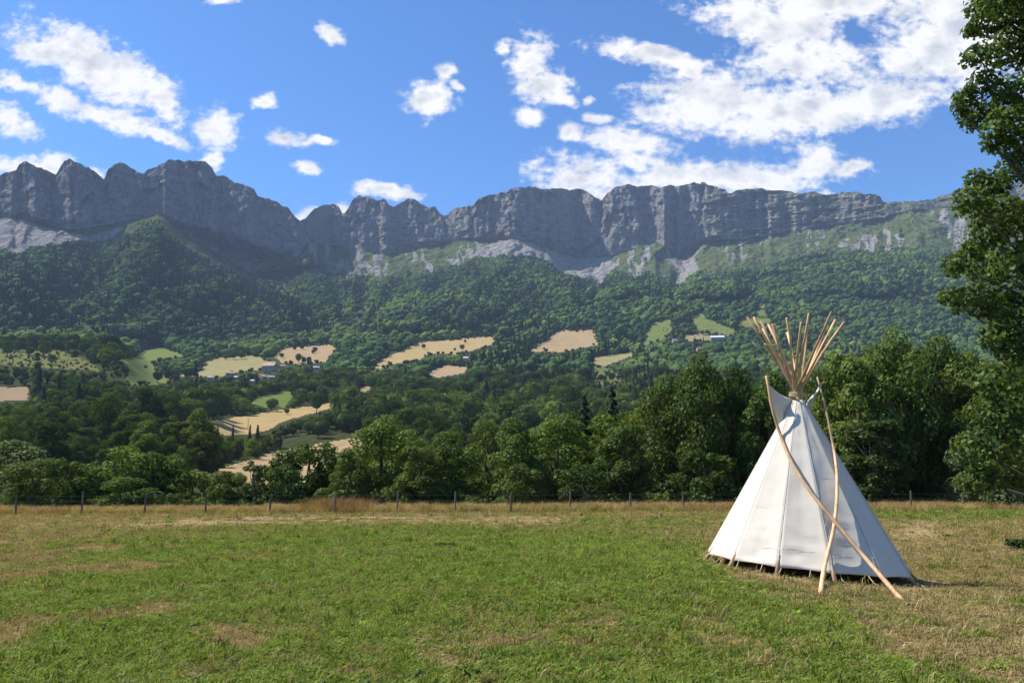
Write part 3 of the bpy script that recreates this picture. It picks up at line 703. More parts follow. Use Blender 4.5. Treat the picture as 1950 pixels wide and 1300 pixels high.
def conifer(seed, H=14.0, Wd=5.0, n=2600, size=.6):
    rng = np.random.default_rng(seed)
    t = rng.random(n) ** .75; lay = np.floor(t * 17 + rng.normal(size=n) * .18) / 17
    t = np.clip(lay, .02, .985); an = rng.random(n) * 2 * math.pi
    an = an + .25 * np.sin(an * 7 + lay * 40)
    rmax = Wd * .5 * (1 - t) ** .85 * (.8 + .35 * np.sin(an * 5 + lay * 60)) + .12
    r = rmax * rng.random(n) ** .45
    C = np.stack([r * np.cos(an), r * np.sin(an), H * (.05 + .95 * t) - r * .32 + .25 * rng.normal(size=n) * .4], 1)
    D = np.stack([np.cos(an), np.sin(an), np.full(n, .5)], 1)
    V, Fq = leaf_quads(rng, C, D, size, .42, .5, .6)
    tv, tf = tube([(0, 0, -.4), (0, 0, H * .5), (0, 0, H * .97)], [H * .016, H * .010, .02], 6)
    return (V, Fq), (tv, tf)
def mid_tree(seed, con=False):
    """single mesh for a tree seen small: leafy shell round a solid inner mass, and a trunk"""
    rng = np.random.default_rng(seed)
    if con:
        (V, Fq), (tv, tf) = conifer(seed, 13, 4.6, 620, .95)
        cv = [(0, 0, 12.4)] + [(1.5 * math.cos(a), 1.5 * math.sin(a), .9) for a in np.linspace(0, 2 * math.pi, 8)[:-1]]
        core = (np.array(cv), [(0, 1 + k, 1 + (k + 1) % 7) for k in range(7)])
        mats = [M_NEEDLE, M_BARK]
    else:
        H, Wd = 11.0, 9.5; nb = 16
        D = rng.normal(size=(nb, 3)); D[:, 2] = np.abs(D[:, 2]) * 1.1 - .35; D /= np.linalg.norm(D, axis=1)[:, None]
        cen = D * np.array([Wd * .3, Wd * .3, H * .3]) * rng.uniform(.6, 1.05, (nb, 1)) + np.array([0, 0, H * .52])
        rad = Wd * rng.uniform(.14, .22, nb)
        V, Fq = blob_leaves(rng, cen, rad, 1700, .62, .7)
        cv, cf = ico_lump(rng, Wd * .30, 1.12, .3, 3); cv[:, 2] += H * .5
        core = (cv, cf)
        tv, tf = tube([(0, 0, -.8), (0, 0, H * .5)], [.28, .16], 6); mats = [M_MIDLEAF, M_BARK]
    Vj, Fj, MI = join([(V, Fq, 0), (core[0], core[1], 0), (tv, tf, 1)])
    return new_mesh('broadleaf_tree' if not con else 'conifer_tree', Vj, Fj, mats, False, MI)
def far_tree(seed, con=False):
    rng = np.random.default_rng(seed)
    if con:
        V, Fq = [], []
        for k in range(3):
            z0, z1, r = 1.0 + k * 3.4, 6.2 + k * 3.4, 2.5 - k * .65
            o = len(V); V.append((0, 0, z1)); V += [(r * math.cos(a) * rng.uniform(.75, 1.2), r * math.sin(a) * rng.uniform(.75, 1.2), z0 + rng.uniform(-.5, .5)) for a in np.linspace(0, 2 * math.pi, 9)[:-1]]
            Fq += [(o, o + 1 + i, o + 1 + (i + 1) % 8) for i in range(8)]
        return new_mesh('far_conifer', V, Fq, [M_FARNEEDLE], False)
    parts = []
    for k in range(4):
        v, f = ico_lump(rng, rng.uniform(2.3, 3.6) if k else 4.0, rng.uniform(.8, 1.1), .35, 2 if k == 0 else 1)
        a = rng.uniform(0, 6.28); d = 0 if k == 0 else 2.2
        v = v + np.array([math.cos(a) * d, math.sin(a) * d, 4.6 + (rng.uniform(-.4, 2.4) if k else 0)]); parts.append((v, f, 0))
    Vj, Fj, MI = join(parts)
    return new_mesh('far_crown', Vj, Fj, [M_FARLEAF], True)
MID = [mid_tree(100 + k) for k in range(5)] + [mid_tree(120 + k, True) for k in range(2)]     # 0..6
FAR = [far_tree(140 + k) for k in range(5)] + [far_tree(160 + k, True) for k in range(2)]     # 7..13
NB = [broadleaf(10 + k, 12, [8.4, 7.2, 8.8, 6.6, 7.8, 8.0][k], 10500, .34, [.0, .05, .02, .03, .0, .04][k], 42 + k * 2) for k in range(6)]
NBM = []
for k, (c_, t_) in enumerate(NB):
    NBM.append((new_mesh('crown', c_[0], c_[1], [M_LEAF]), new_mesh('trunk', t_[0], t_[1], [M_BARK], True), [8.4, 7.2, 8.8, 6.6, 7.8, 8.0][k], 12.0))
c_, t_ = broadleaf(30, 6, 6.4, 8000, .27, .0, 38); NBM.append((new_mesh('crown', c_[0], c_[1], [M_LEAF_PALE]), new_mesh('trunk', t_[0], t_[1], [M_BARK], True), 6.4, 6.0))
c_, t_ = conifer(31, 14, 6.0, 5200, .55); NBM.append((new_mesh('crown', c_[0], c_[1], [M_NEEDLE]), new_mesh('trunk', t_[0], t_[1], [M_BARK], True), 6.0, 14.0))
c_, t_ = broadleaf(33, 5, 4.4, 4200, .24, .0, 26, 8); NBM.append((new_mesh('crown', c_[0], c_[1], [M_LEAF]), new_mesh('trunk', t_[0], t_[1], [M_BARK], True), 4.4, 5.0))
c_, t_ = broadleaf(35, 4, 2.0, 1300, .2, .04, 20, 8); NBM.append((new_mesh('crown', c_[0], c_[1], [M_LEAF_PALE]), new_mesh('trunk', t_[0], t_[1], [M_BARK], True), 2.0, 4.0))
for q_, (h_, w_) in enumerate(((6.0, 6.6), (6.4, 5.6))):
    c_, t_ = broadleaf(40 + q_, h_, w_, 9000, .27, .0, 40, 12); NBM.append((new_mesh('crown', c_[0], c_[1], [M_LEAF]), new_mesh('trunk', t_[0], t_[1], [M_BARK], True), w_, h_))
M_WOODLEAF = foliage_mat('wood_crown_leaf', (.050, .090, .018), (.102, .140, .03), transl=.25, gloss=0, patch=.02)
WOODCR = []
for m_ in NBM[:5]:
    w_ = m_[0].copy(); w_.name = 'wood_crown'; w_.materials.clear(); w_.materials.append(M_WOODLEAF); WOODCR.append(w_)
VARS = MID + FAR + WOODCR      # 14..18: full leafy crowns for the nearest woods

def instance_stuff(name, pos, rot, scl, var, meshes, label, cat):
    me = new_mesh(name, pos, np.zeros((0, 3), np.int32)) if False else bpy.data.meshes.new(name)
    me.vertices.add(len(pos)); me.vertices.foreach_set('co', np.asarray(pos, np.float32).ravel())
    me.attributes.new('rot', 'FLOAT_VECTOR', 'POINT').data.foreach_set('vector', np.asarray(rot, np.float32).ravel())
    me.attributes.new('scl', 'FLOAT_VECTOR', 'POINT').data.foreach_set('vector', np.asarray(scl, np.float32).ravel())
    me.attributes.new('var', 'INT', 'POINT').data.foreach_set('value', np.asarray(var, np.int32).ravel())
    o = obj(name, me); tag(o, label, cat, kind='stuff')
    ng = bpy.data.node_groups.new(name + '_scatter', 'GeometryNodeTree')
    ng.interface.new_socket('Geometry', in_out='INPUT', socket_type='NodeSocketGeometry')
    ng.interface.new_socket('Geometry', in_out='OUTPUT', socket_type='NodeSocketGeometry')
    N, L = ng.nodes, ng.links
    gi, go = N.new('NodeGroupInput'), N.new('NodeGroupOutput')
    def attr(nm, typ):
        nd = N.new('GeometryNodeInputNamedAttribute'); nd.data_type = typ; nd.inputs['Name'].default_value = nm
        return nd.outputs['Attribute']
    ar, asc, av = attr('rot', 'FLOAT_VECTOR'), attr('scl', 'FLOAT_VECTOR'), attr('var', 'INT')
    e2r = N.new('FunctionNodeEulerToRotation'); L.new(ar, e2r.inputs[0])
    jn = N.new('GeometryNodeJoinGeometry')
    for k, m in enumerate(meshes):
        if not (np.asarray(var) == k).any(): continue
        so = bpy.data.objects.new('source_' + m.name, m)      # never linked to the scene
        oi = N.new('GeometryNodeObjectInfo'); oi.inputs['Object'].default_value = so; oi.inputs['As Instance'].default_value = True
        cmp = N.new('FunctionNodeCompare'); cmp.data_type = 'INT'; cmp.operation = 'EQUAL'
        ia = [s for s in cmp.inputs if s.type == 'INT']
        L.new(av, ia[0]); ia[1].default_value = k
        ip = N.new('GeometryNodeInstanceOnPoints')
        L.new(gi.outputs[0], ip.inputs['Points']); L.new(cmp.outputs[0], ip.inputs['Selection']); L.new(oi.outputs['Geometry'], ip.inputs['Instance'])
        L.new(e2r.outputs[0], ip.inputs['Rotation']); L.new(asc, ip.inputs['Scale'])
        L.new(ip.outputs[0], jn.inputs[0])
    L.new(jn.outputs[0], go.inputs[0])
    md = o.modifiers.new('scatter', 'NODES'); md.node_group = ng
    return o

# ------------------------------------------------------------------ woods of the valley and the mountain side
HOUSES = [  # px, py (base), width px, style, turn, label
 (438,716,15,'tile',.3,'small house with a pale tiled roof at the left end of the village'),
 (513,706,24,'tile',-.2,'long farmhouse with a pinkish roof at the top of the village'),
 (517,698,15,'tile',-.1,'pink roofed outbuilding just behind the long farmhouse'),
 (498,718,9,'tile',.8,'narrow gable house left of the two low roofs in the village'),
 (503,721,11,'tile',.5,'low pink roofed house in the middle of the village'),
 (516,722,11,'grey',.4,'low house with a greyish roof at the lower right of the village'),
 (480,729,8,'metal',0,'tiny white shed below the village'),
 (450,722,8,'grey',-.3,'small grey roofed shed beside the leftmost village house'),
 (401,723,11,'grey',.2,'pale roofed house half hidden in trees left of the village'),
 (602,704,11,'grey',.3,'lone grey roofed house in the woods right of the village'),
 (539,700,9,'tile',.1,'small pale building behind the right end of the village'),
 (887,685,9,'metal',0,'small pale building at the edge of the long dry field'),
 (1284,652,10,'grey',.6,'small grey stone house among trees left of the barn'),
 (1331,668,10,'orange',.4,'little house with an orange roof behind the tall trees'),
 (1366,648,24,'barn',-.15,'white roofed barn below the green meadow'),
]
SOLO = [  # px, base py, height px, conifer?, label
 (418,679,17,0,'broad round tree, leftmost along the top of the pale pasture'),(429,685,12,0,'small round tree just below the leftmost trees of the pale pasture'),
 (444,684,17,0,'slender round tree in the middle of the pasture row'),(459,684,19,0,'widest round tree at the right of the pasture row'),
 (561,667,10,0,'lone round tree on the tan field, nearest the wood edge'),(575,666,12,0,'pointed tree on top of the tan field'),(600,671,13,0,'darker of the two touching trees on the tan field'),(596,674,10,0,'lower of the two touching trees on the tan field'),
 (568,690,18,0,'left tree of the clump in the middle of the tan field'),(578,692,14,0,'middle tree of the clump in the tan field'),(588,693,15,0,'right tree of the clump in the tan field'),(536,682,12,0,'bush like tree at the left border of the tan field'),
 (792,661,9,0,'small tree at the wood edge of the long dry field'),(807,664,11,0,'round dark tree standing alone in the long dry field'),(886,653,8,0,'round tree on the upper edge of the long dry field'),(866,668,7,0,'smallest tree of the long dry field'),(880,667,14,0,'tall round tree at the lower edge of the long dry field'),
 (1036,666,6,0,'tiny dark tree on the slope of the large rounded field'),(546,789,15,0,'little tree standing on the golden strip of field'),(517,783,29,0,'bright green round tree above the golden strip of field'),
 (1323,652,13,1,'left dark tree in the pale field beside the barn'),(1340,653,13,1,'right dark tree in the pale field beside the barn'),(1364,641,12,0,'round tree right behind the white roofed barn'),(1337,637,10,0,'left of two small trees at the foot of the green meadow'),(1347,637,11,0,'right of two small trees at the foot of the green meadow'),(1399,627,15,0,'round tree between the two green meadows'),
 (400,832,30,1,'dark conifer at the left of the row below the golden strip'),(414,833,26,1,'second dark conifer below the golden strip'),(443,834,26,1,'short dark conifer in the middle below the golden strip'),(475,842,34,1,'tall dark conifer right of the middle below the golden strip'),(489,860,52,1,'tallest dark conifer right below the golden strip'),
 (277,702,8,0,'small bush on the bright green pasture'),(300,728,26,0,'big round tree at the right edge of the bright green pastures'),(318,724,22,0,'round tree beside the big one at the green pastures'),
 (33,670,22,0,'dark tree on top of the grassy knoll'),(8,668,30,0,'broad dark tree at the left end of the grassy knoll'),
]
rng = np.random.default_rng(4)
# cell areas of the loft grid (map projection)
def cells(i0, i1):
    x = AX[i0:i1 + 1]; y = AY[i0:i1 + 1]
    dx1 = x[1:, 1:] - x[:-1, :-1]; dy1 = y[1:, 1:] - y[:-1, :-1]; dx2 = x[1:, :-1] - x[:-1, 1:]; dy2 = y[1:, :-1] - y[:-1, 1:]
    return np.abs(dx1 * dy2 - dy1 * dx2) * .5
r0, r1 = NH, i_clf
ar = cells(r0, r1)
lcol = (pxs[:-1] > -130) & (pxs[1:] < 2080)
cy = (PYG[0:r1 - NH, :-1] + PYG[1:r1 - NH + 1, 1:]) / 2; cx = np.broadcast_to((pxs[:-1] + pxs[1:]) / 2, cy.shape)
cY = (YG[0:r1 - NH, :-1] + YG[1:r1 - NH + 1, 1:]) / 2
above = wood_g(cx) - cy                              # pixels above the wood line
dens_ = np.where(above < 0, np.where(cY > 1000, 1 / 46.0, 1 / 56.0), np.where(above < 26, .0045 * np.exp(-above / 10), .0005))
cX = (XG[0:r1 - NH, :-1] + XG[1:r1 - NH + 1, 1:]) / 2
dens_ = dens_ * (1 - .88 * sstep(.30, .48, fbm(cX / 95, cY / 95, 211, 3)))
dens_ = np.where(cY < 185, 0, dens_)
dens_ = dens_ * lcol[None, :]
for poly in SCREE: dens_ = np.where((above > -4) & in_poly(poly, cx, cy), .00012, dens_)
mid_gully = poly_sd([(296,410),(440,485),(545,500),(575,484),(560,520),(482,534),(440,514),(370,478),(330,452)], cx, cy)
dens_ = np.where((mid_gully > 2), .004, dens_)
cnt = rng.poisson(np.minimum(ar * dens_, 60))
ii, jj = np.nonzero(cnt); rep = cnt[ii, jj]
ii, jj = np.repeat(ii, rep), np.repeat(jj, rep); n = len(ii)
a, b = rng.random(n), rng.random(n)
def bil(G):
    return (G[ii, jj] * (1 - a) + G[ii + 1, jj] * a) * (1 - b) + (G[ii, jj + 1] * (1 - a) + G[ii + 1, jj + 1] * a) * b
tx, ty, tz = bil(XG), bil(YG), bil(ZG)
tpx, tpy = project(tx, ty, tz)
con_patch = fbm(tx / 160, ty / 160, 201, 3)
dk = np.maximum(sstep(-20, 30, poly_sd([(230, 500), (330, 480), (480, 545), (640, 650), (420, 640), (300, 600)], tpx, tpy)), sstep(-15, 25, poly_sd([(-100, 550), (150, 530), (200, 570), (120, 640), (-100, 650)], tpx, tpy)))
GXY = np.gradient(YG, axis=1) / np.maximum(np.gradient(XG, axis=1), .3)
face = np.clip(GXY[ii, jj], -3, 3)                   # > 0: slope facing right, off the sun; extra dark firs stand in for shade
con = rng.random(n) < np.clip(.04 + .45 * sstep(.15, .5, con_patch) + .5 * dk + np.where(ty > 1000, .62 * sstep(.15, 1.3, face), 0), 0, .85)
con &= ty > 340
con &= ~((tpx < 330) & (tpy > 660) & (tpy < 752))
# taller, mixed sizes near; denser coppice far
hgt = np.where(con, rng.normal(14, 2.6, n), rng.normal(11.0, 2.6, n)); hgt = np.clip(hgt, 4.5, 19)
hgt = hgt * np.interp(ty, [700, 1400], [1.0, .98]) * rng.choice([.55, .8, 1.0, 1.2, 1.45], n)
up_slope = wood_g(tpx) - tpy
hgt = np.where(up_slope > -6, hgt * .45, hgt)
hgt = np.where((tpx < 330) & (tpy > 694) & (tpy < 752), hgt * rng.choice([.3, .45, .6], n), hgt)
hpx = hgt * F / ty; wpx = hpx * np.where(con, .2, .5)
scale = np.ones(n); keep = np.zeros(n, bool)
for s in (1.0, .8, .6, .42, .28):
    bad = np.zeros(n, bool)
    for (poly, mt, lb) in FIELDS:
        xs_ = [p[0] for p in poly]; ys_ = [p[1] for p in poly]
        near = (tpx > min(xs_) - 40) & (tpx < max(xs_) + 40) & (tpy > min(ys_) - 5) & (tpy < max(ys_) + 70)
        idx = np.nonzero(near & ~keep)[0]
        if not len(idx): continue
        hit = np.zeros(len(idx), bool)
        pr = np.clip(.03 if mt == 'rough' else 0, 0, 1)
        for fx_, fy_ in ((0, 0), (0, .35), (0, .7), (0, 1.05), (-1.1, .45), (1.1, .45), (-.9, .8), (.9, .8), (-.6, 1.0), (.6, 1.0)):
            hit |= in_poly(poly, tpx[idx] + fx_ * wpx[idx] * s, tpy[idx] - fy_ * hpx[idx] * s)
        if pr: hit &= rng.random(len(idx)) > pr
        bad[idx[hit]] = True
    for (hpx_, hpy_, w_, st_, tn_, lb_) in HOUSES:
        bad |= (np.abs(tpx - hpx_) < w_ * .62 + wpx * s * .8) & (tpy > hpy_ - w_ * .9) & (tpy - hpx * s < hpy_ - 1.0)
    newk = ~bad & ~keep
    scale[newk] = s; keep |= newk
tx, ty, tz, tpx, tpy, con, hgt, scale = [q[keep] for q in (tx, ty, tz, tpx, tpy, con, hgt, scale)]
hgt = hgt * scale; n = len(tx)
far = ty > 850
var = np.where(con, np.where(far, 12 + rng.integers(0, 2, n), 5 + rng.integers(0, 2, n)), np.where(far, 7 + rng.integers(0, 5, n), rng.integers(0, 5, n)))
close = (ty < 360) & ~con; var = np.where(close, 14 + rng.integers(0, 5, n), var)
unit = np.where(con, 13.0, np.where(close, 12.0, 11.0)); sc1 = hgt / unit
wmul = rng.uniform(.85, 1.2, n) * np.where(scale < .9, 1 + (1 - scale) * .6, 1)
SCL = np.stack([sc1 * wmul, sc1 * wmul, sc1], 1); ROT = np.stack([rng.normal(0, .04, n), rng.normal(0, .04, n), rng.uniform(0, 6.28, n)], 1)
POS = np.stack([tx, ty, tz - .3], 1)
# which trees show largest: paint front to back on a coarse screen, near tree tops first
NEAR_TOP = [(0,835),(90,880),(150,865),(225,843),(310,850),(380,890),(430,890),(485,880),(560,840),(640,855),(670,800),(735,785),(850,812),(930,800),(1060,775),(1140,760),(1230,745),(1290,680),(1400,670),(1450,700),(1560,730),(1600,650),(1700,615),(1800,630),(1950,660)]
gw, gh = 975, 260     # screen cells of 2 px, rows from py 440 to 960
buf = np.zeros((gh, gw), bool)
colx = np.arange(gw) * 2 + 1; nt = pl_interp(NEAR_TOP, colx)
for c in range(gw): buf[max(0, int((nt[c] - 440) / 2)):, c] = True
vis = np.zeros(n)
for k in np.argsort(ty):
    if ty[k] > 1100: break
    h = hgt[k] * F / ty[k]; w = h * (.16 if con[k] else .40) * wmul[k]
    x0, x1 = int((tpx[k] - w) / 2), int((tpx[k] + w) / 2) + 1; y0, y1 = int((tpy[k] - h - 440) / 2), int((tpy[k] - 440) / 2) + 1
    x0, x1, y0, y1 = max(x0, 0), min(x1, gw), max(y0, 0), min(y1, gh)
    if x1 <= x0 or y1 <= y0: continue
    sub = buf[y0:y1, x0:x1]; vis[k] = (~sub).sum(); sub[:] = True
pick = np.argsort(-vis)[:262]; pick = pick[vis[pick] > 20]
sel = np.zeros(n, bool); sel[pick] = True
def copy_one(src, loc, rot, scl):
    c = src.copy(); COL.objects.link(c); c.location = loc; c.rotation_euler = rot; c.scale = scl
    return c
first = {}; picked = []
for k in pick:
    v_ = int(var[k]); nm = 'conifer_tree' if con[k] else 'broadleaf_tree'
    m_ = VARS[v_]
    if v_ not in first:
        o = bpy.data.objects.new(nm, m_); COL.objects.link(o); o.location = POS[k]; o.rotation_euler = ROT[k]; o.scale = SCL[k]; first[v_] = o
    else:
        o = copy_one(first[v_], POS[k], ROT[k], SCL[k])
    picked.append((k, o))
LAND = [(poly, nm) for (poly, mt, lb), nm in zip(FIELDS, ('lowest tan field', 'golden field strip', 'small green pasture', 'bright green pastures', 'pale village pasture', 'tan field of round trees', 'brown field at the left edge', 'grassy knoll', 'long dry field', 'small tan field', 'large rounded tan field', 'narrow pale field', 'steep green meadow', 'meadow above the barn', 'meadow behind the pole tips', 'pale field by the barn', 'high narrow clearing', 'overgrown clearing', 'sliver of pale field'))]
LAND += [([(x, 845)], nm) for x, nm in ((15, 'silvery tree at the left edge'), (225, 'bright crowned tree by the fence'), (330, 'round tree by the fence'), (590, 'rounded tree at the tan field'), (730, 'tall broad tree by the fence'), (850, 'light green tree by the fence'), (1060, 'full leafy tree by the fence'), (1140, 'two near conifers'))]
groups_ = {}
for k, o in picked:
    x_, y_ = tpx[k], tpy[k] - .5 * hgt[k] * F / ty[k]; best = None
    for poly, nm in LAND:
        c_ = np.mean(np.array(poly, float), 0); d_ = math.hypot(x_ - c_[0], (y_ - c_[1]) * 1.6)
        if best is None or d_ < best[0]: best = (d_, nm, c_)
    dx_, dy_ = x_ - best[2][0], (y_ - best[2][1]) * 1.6
    rel = ('below' if dy_ > 0 else 'above') if abs(dy_) > abs(dx_) else ('right of' if dx_ > 0 else 'left of')
    groups_.setdefault((bool(con[k]), rel, best[1]), []).append((x_, k, o))
ORD = 'first second third fourth fifth sixth seventh eighth ninth tenth eleventh twelfth thirteenth fourteenth fifteenth sixteenth seventeenth eighteenth nineteenth twentieth'.split() + ['twenty-' + q for q in 'first second third fourth fifth sixth seventh eighth ninth'.split()]
for (cn, rel, nm), lst in groups_.items():
    lst.sort(key=lambda q: q[0]); kind = 'dark conifer' if cn else 'leafy tree'
    for i_, (x_, k, o) in enumerate(lst):
        lb = ('lone ' + kind + ' just ' + rel + ' the ' + nm) if len(lst) == 1 else f'{ORD[min(i_, 28)]} {kind} from the left {rel} the {nm}'
        tag(o, lb, 'tree', f'{kind}s {rel} the {nm}')
nonsel = ~sel
nearw = nonsel & (ty < 1000); farw = nonsel & (ty >= 1000)
fx_ = rng.uniform(-80, 2080, 620); fY = 62 + 120 * rng.random(620) ** 1.3
ft = pl_interp(NEAR_TOP, fx_) + rng.uniform(18, 70, 620) + np.where(fx_ < 700, 20, 0)
fu, fv = uv_of(fx_, ft); fz = np.array([zprof(q) for q in fY]); fh = CAMZ + fv * fY - fz
ok_ = (fh > 1.5) & ~((fx_ > 380) & (fx_ < 705) & (fh > 0) & (ft < 945)); fx_, fY, fz, fh, fu = fx_[ok_], fY[ok_], fz[ok_], fh[ok_], fu[ok_]; m_ = len(fx_)
EX = (np.stack([fu * fY, fY, fz - .3], 1), np.stack([np.zeros(m_), np.zeros(m_), rng.uniform(0, 6.28, m_)], 1), np.stack([np.clip(fh / 11, .3, 1.2) * 1.1] * 2 + [fh / 11], 1), rng.integers(0, 5, m_))
EXT = EX
hp, hs = [], []
for kf_, (poly, mt, lb) in enumerate(FIELDS):
    if kf_ in (0, 1, 2, 6, 7, 9, 11, 18): continue
    for i_ in range(len(poly)):
        (x1, y1), (x2, y2) = poly[i_], poly[(i_ + 1) % len(poly)]; L_ = math.hypot(x2 - x1, y2 - y1)
        for q in np.arange(rng.uniform(0, 4), L_, 4.2):
            if rng.random() < (.72 if fbm(np.array([x1 * .1 + q / 16]), np.array([y1 * .1]), 7, 2)[0] > -.1 else .15):
                bx_, by_ = x1 + (x2 - x1) * q / L_ + rng.normal() * 1.6, y1 + (y2 - y1) * q / L_ + rng.normal() * 1.1 + 1
                if -20 < bx_ < 1980 and by_ < 900:
                    p_ = land_at(bx_, by_); hp.append(p_[:]); hs.append(rng.uniform(.18, .5) * (1.25 if p_.y > 900 else 1))
for q in range(420):
    bx_, by_ = rng.uniform(-60, 190), rng.uniform(664, 708)
    if in_poly(FIELDS[7][0], np.array([bx_]), np.array([by_]))[0]:
        p_ = land_at(bx_, by_); hp.append(p_[:]); hs.append(rng.uniform(.10, .26))
for q in range(26):      # scattered shrubs in the steep meadows by the barn
    k_ = (12, 13, 14)[q % 3]; c_ = np.array(FIELDS[k_][0], float); bx_, by_ = rng.uniform(*np.sort(c_[:, 0])[[0, -1]]), rng.uniform(*np.sort(c_[:, 1])[[0, -1]])
    if in_poly(FIELDS[k_][0], np.array([bx_]), np.array([by_]))[0]:
        p_ = land_at(bx_, by_); hp.append(p_[:]); hs.append(rng.uniform(.14, .34))
hp, hs = np.array(hp), np.array(hs); m_ = len(hp)
POS = np.concatenate([POS, hp - np.array([0, 0, .4])]); ROT = np.concatenate([ROT, np.stack([0 * hs, 0 * hs, rng.uniform(0, 6.28, m_)], 1)])
SCL = np.concatenate([SCL, np.stack([hs * 1.25, hs * 1.25, hs], 1)]); var = np.concatenate([var, np.where(hp[:, 1] > 850, 7 + rng.integers(0, 5, m_), rng.integers(0, 5, m_))])
nearw = np.concatenate([nearw, np.ones(m_, bool)]); farw = np.concatenate([farw, np.zeros(m_, bool)])
instance_stuff('valley_wood', POS[nearw], ROT[nearw], SCL[nearw], var[nearw], VARS, 'dense mixed wood filling the valley between the fields', 'wood')
instance_stuff('mountain_forest', POS[farw], ROT[farw], SCL[farw], var[farw], VARS, 'dark green forest covering the slopes under the cliffs', 'forest')
for (px_, py_, h_, cn, lb) in SOLO:
    p = land_at(px_, py_); hm = h_ * p.y / F; v_ = (5 + (px_ % 2)) if cn else (px_ % 5)
    s_ = hm / (13.0 if cn else 10.6)
    o = bpy.data.objects.new('conifer_tree' if cn else 'broadleaf_tree', VARS[v_]); COL.objects.link(o)
    o.location = (p.x, p.y, p.z - .2); o.rotation_euler = (0, 0, px_ * 1.7); o.scale = (s_ * (1.0 if cn else 1.08), s_ * (1.0 if cn else 1.08), s_)
    tag(o, lb, 'tree', 'single trees among the valley fields')
print('trees', n, 'individual', len(pick))

# ------------------------------------------------------------------ village houses
def house(px_, py_, w_, st_, tn_, lb):
    p = land_at(px_, py_); Wm = w_ * p.y / F
    D_ = Wm * (.55 if st_ != 'barn' else .5); hw = max(2.4, Wm * (.38 if st_ != 'barn' else .22)); hr = Wm * (.24 if st_ != 'barn' else .16)
    r = empty('barn' if st_ == 'barn' else 'house', (p.x, p.y, p.z - .6)); r.rotation_euler = (0, 0, tn_)
    tag(r, lb, 'barn' if st_ == 'barn' else 'house', 'houses of the valley')
    hw += .6; a_, d_ = Wm / 2, D_ / 2
    wallm = M_GREYWALL if st_ == 'grey' else M_WALL; roofm = {'tile': M_TILE, 'grey': M_GREYROOF, 'metal': M_METAL, 'barn': M_METAL, 'orange': M_ORANGE}[st_]
    V, Fq = box(-a_, a_, -d_, d_, 0, hw)
    o = len(V); V += [(-a_, 0, hw + hr - .1), (a_, 0, hw + hr - .1)]; Fq += [(0 + 4, o, 3 + 4), (1 + 4, 2 + 4, o + 1)]
    obj('wall', new_mesh('wall', V, Fq, [wallm]), r)
    e = Wm * .05; t = .25
    V = [(-a_ - e, -d_ - e, hw - .15), (a_ + e, -d_ - e, hw - .15), (a_ + e, 0, hw + hr), (-a_ - e, 0, hw + hr), (a_ + e, d_ + e, hw - .15), (-a_ - e, d_ + e, hw - .15)]
    V += [(x, y, z + t) for x, y, z in V]
    Fq = [(6, 7, 8, 9), (9, 8, 10, 11), (1, 0, 3, 2), (2, 3, 5, 4), (0, 1, 7, 6), (4, 5, 11, 10), (1, 2, 8, 7), (2, 4, 10, 8), (3, 0, 6, 9), (5, 3, 9, 11)]
    rf = obj('roof', new_mesh('roof', V, Fq, [roofm]), r)
    if st_ not in ('metal', 'barn'):
        V, Fq = box(a_ * .45, a_ * .45 + .6, -.3, .3, hw + hr * .7, hw + hr + 1.0); obj('chimney', new_mesh('chimney', V, Fq, [M_GREYWALL]), rf)
    wm = None
    if st_ in ('metal',): return
    nwin = 3 if Wm > 8 else 2
    for k in range(nwin):
        x = -a_ + Wm * (k + .5) / nwin
        if wm is None:
            V, Fq = box(-.5, .5, -.03, .05, -.6, .6); wm = new_mesh('window', V, Fq, [M_DARKGLASS])
        obj('window', wm, r, (x, -d_ - .03, .6 + (hw - .6) * .55))
    V, Fq = box(-.5, .5, -.04, .05, 0, 2.0); obj('door', new_mesh('door', V, Fq, [M_POST]), r, (-a_ + Wm / nwin, -d_ - .03, .6))
for hs in HOUSES: house(*hs)

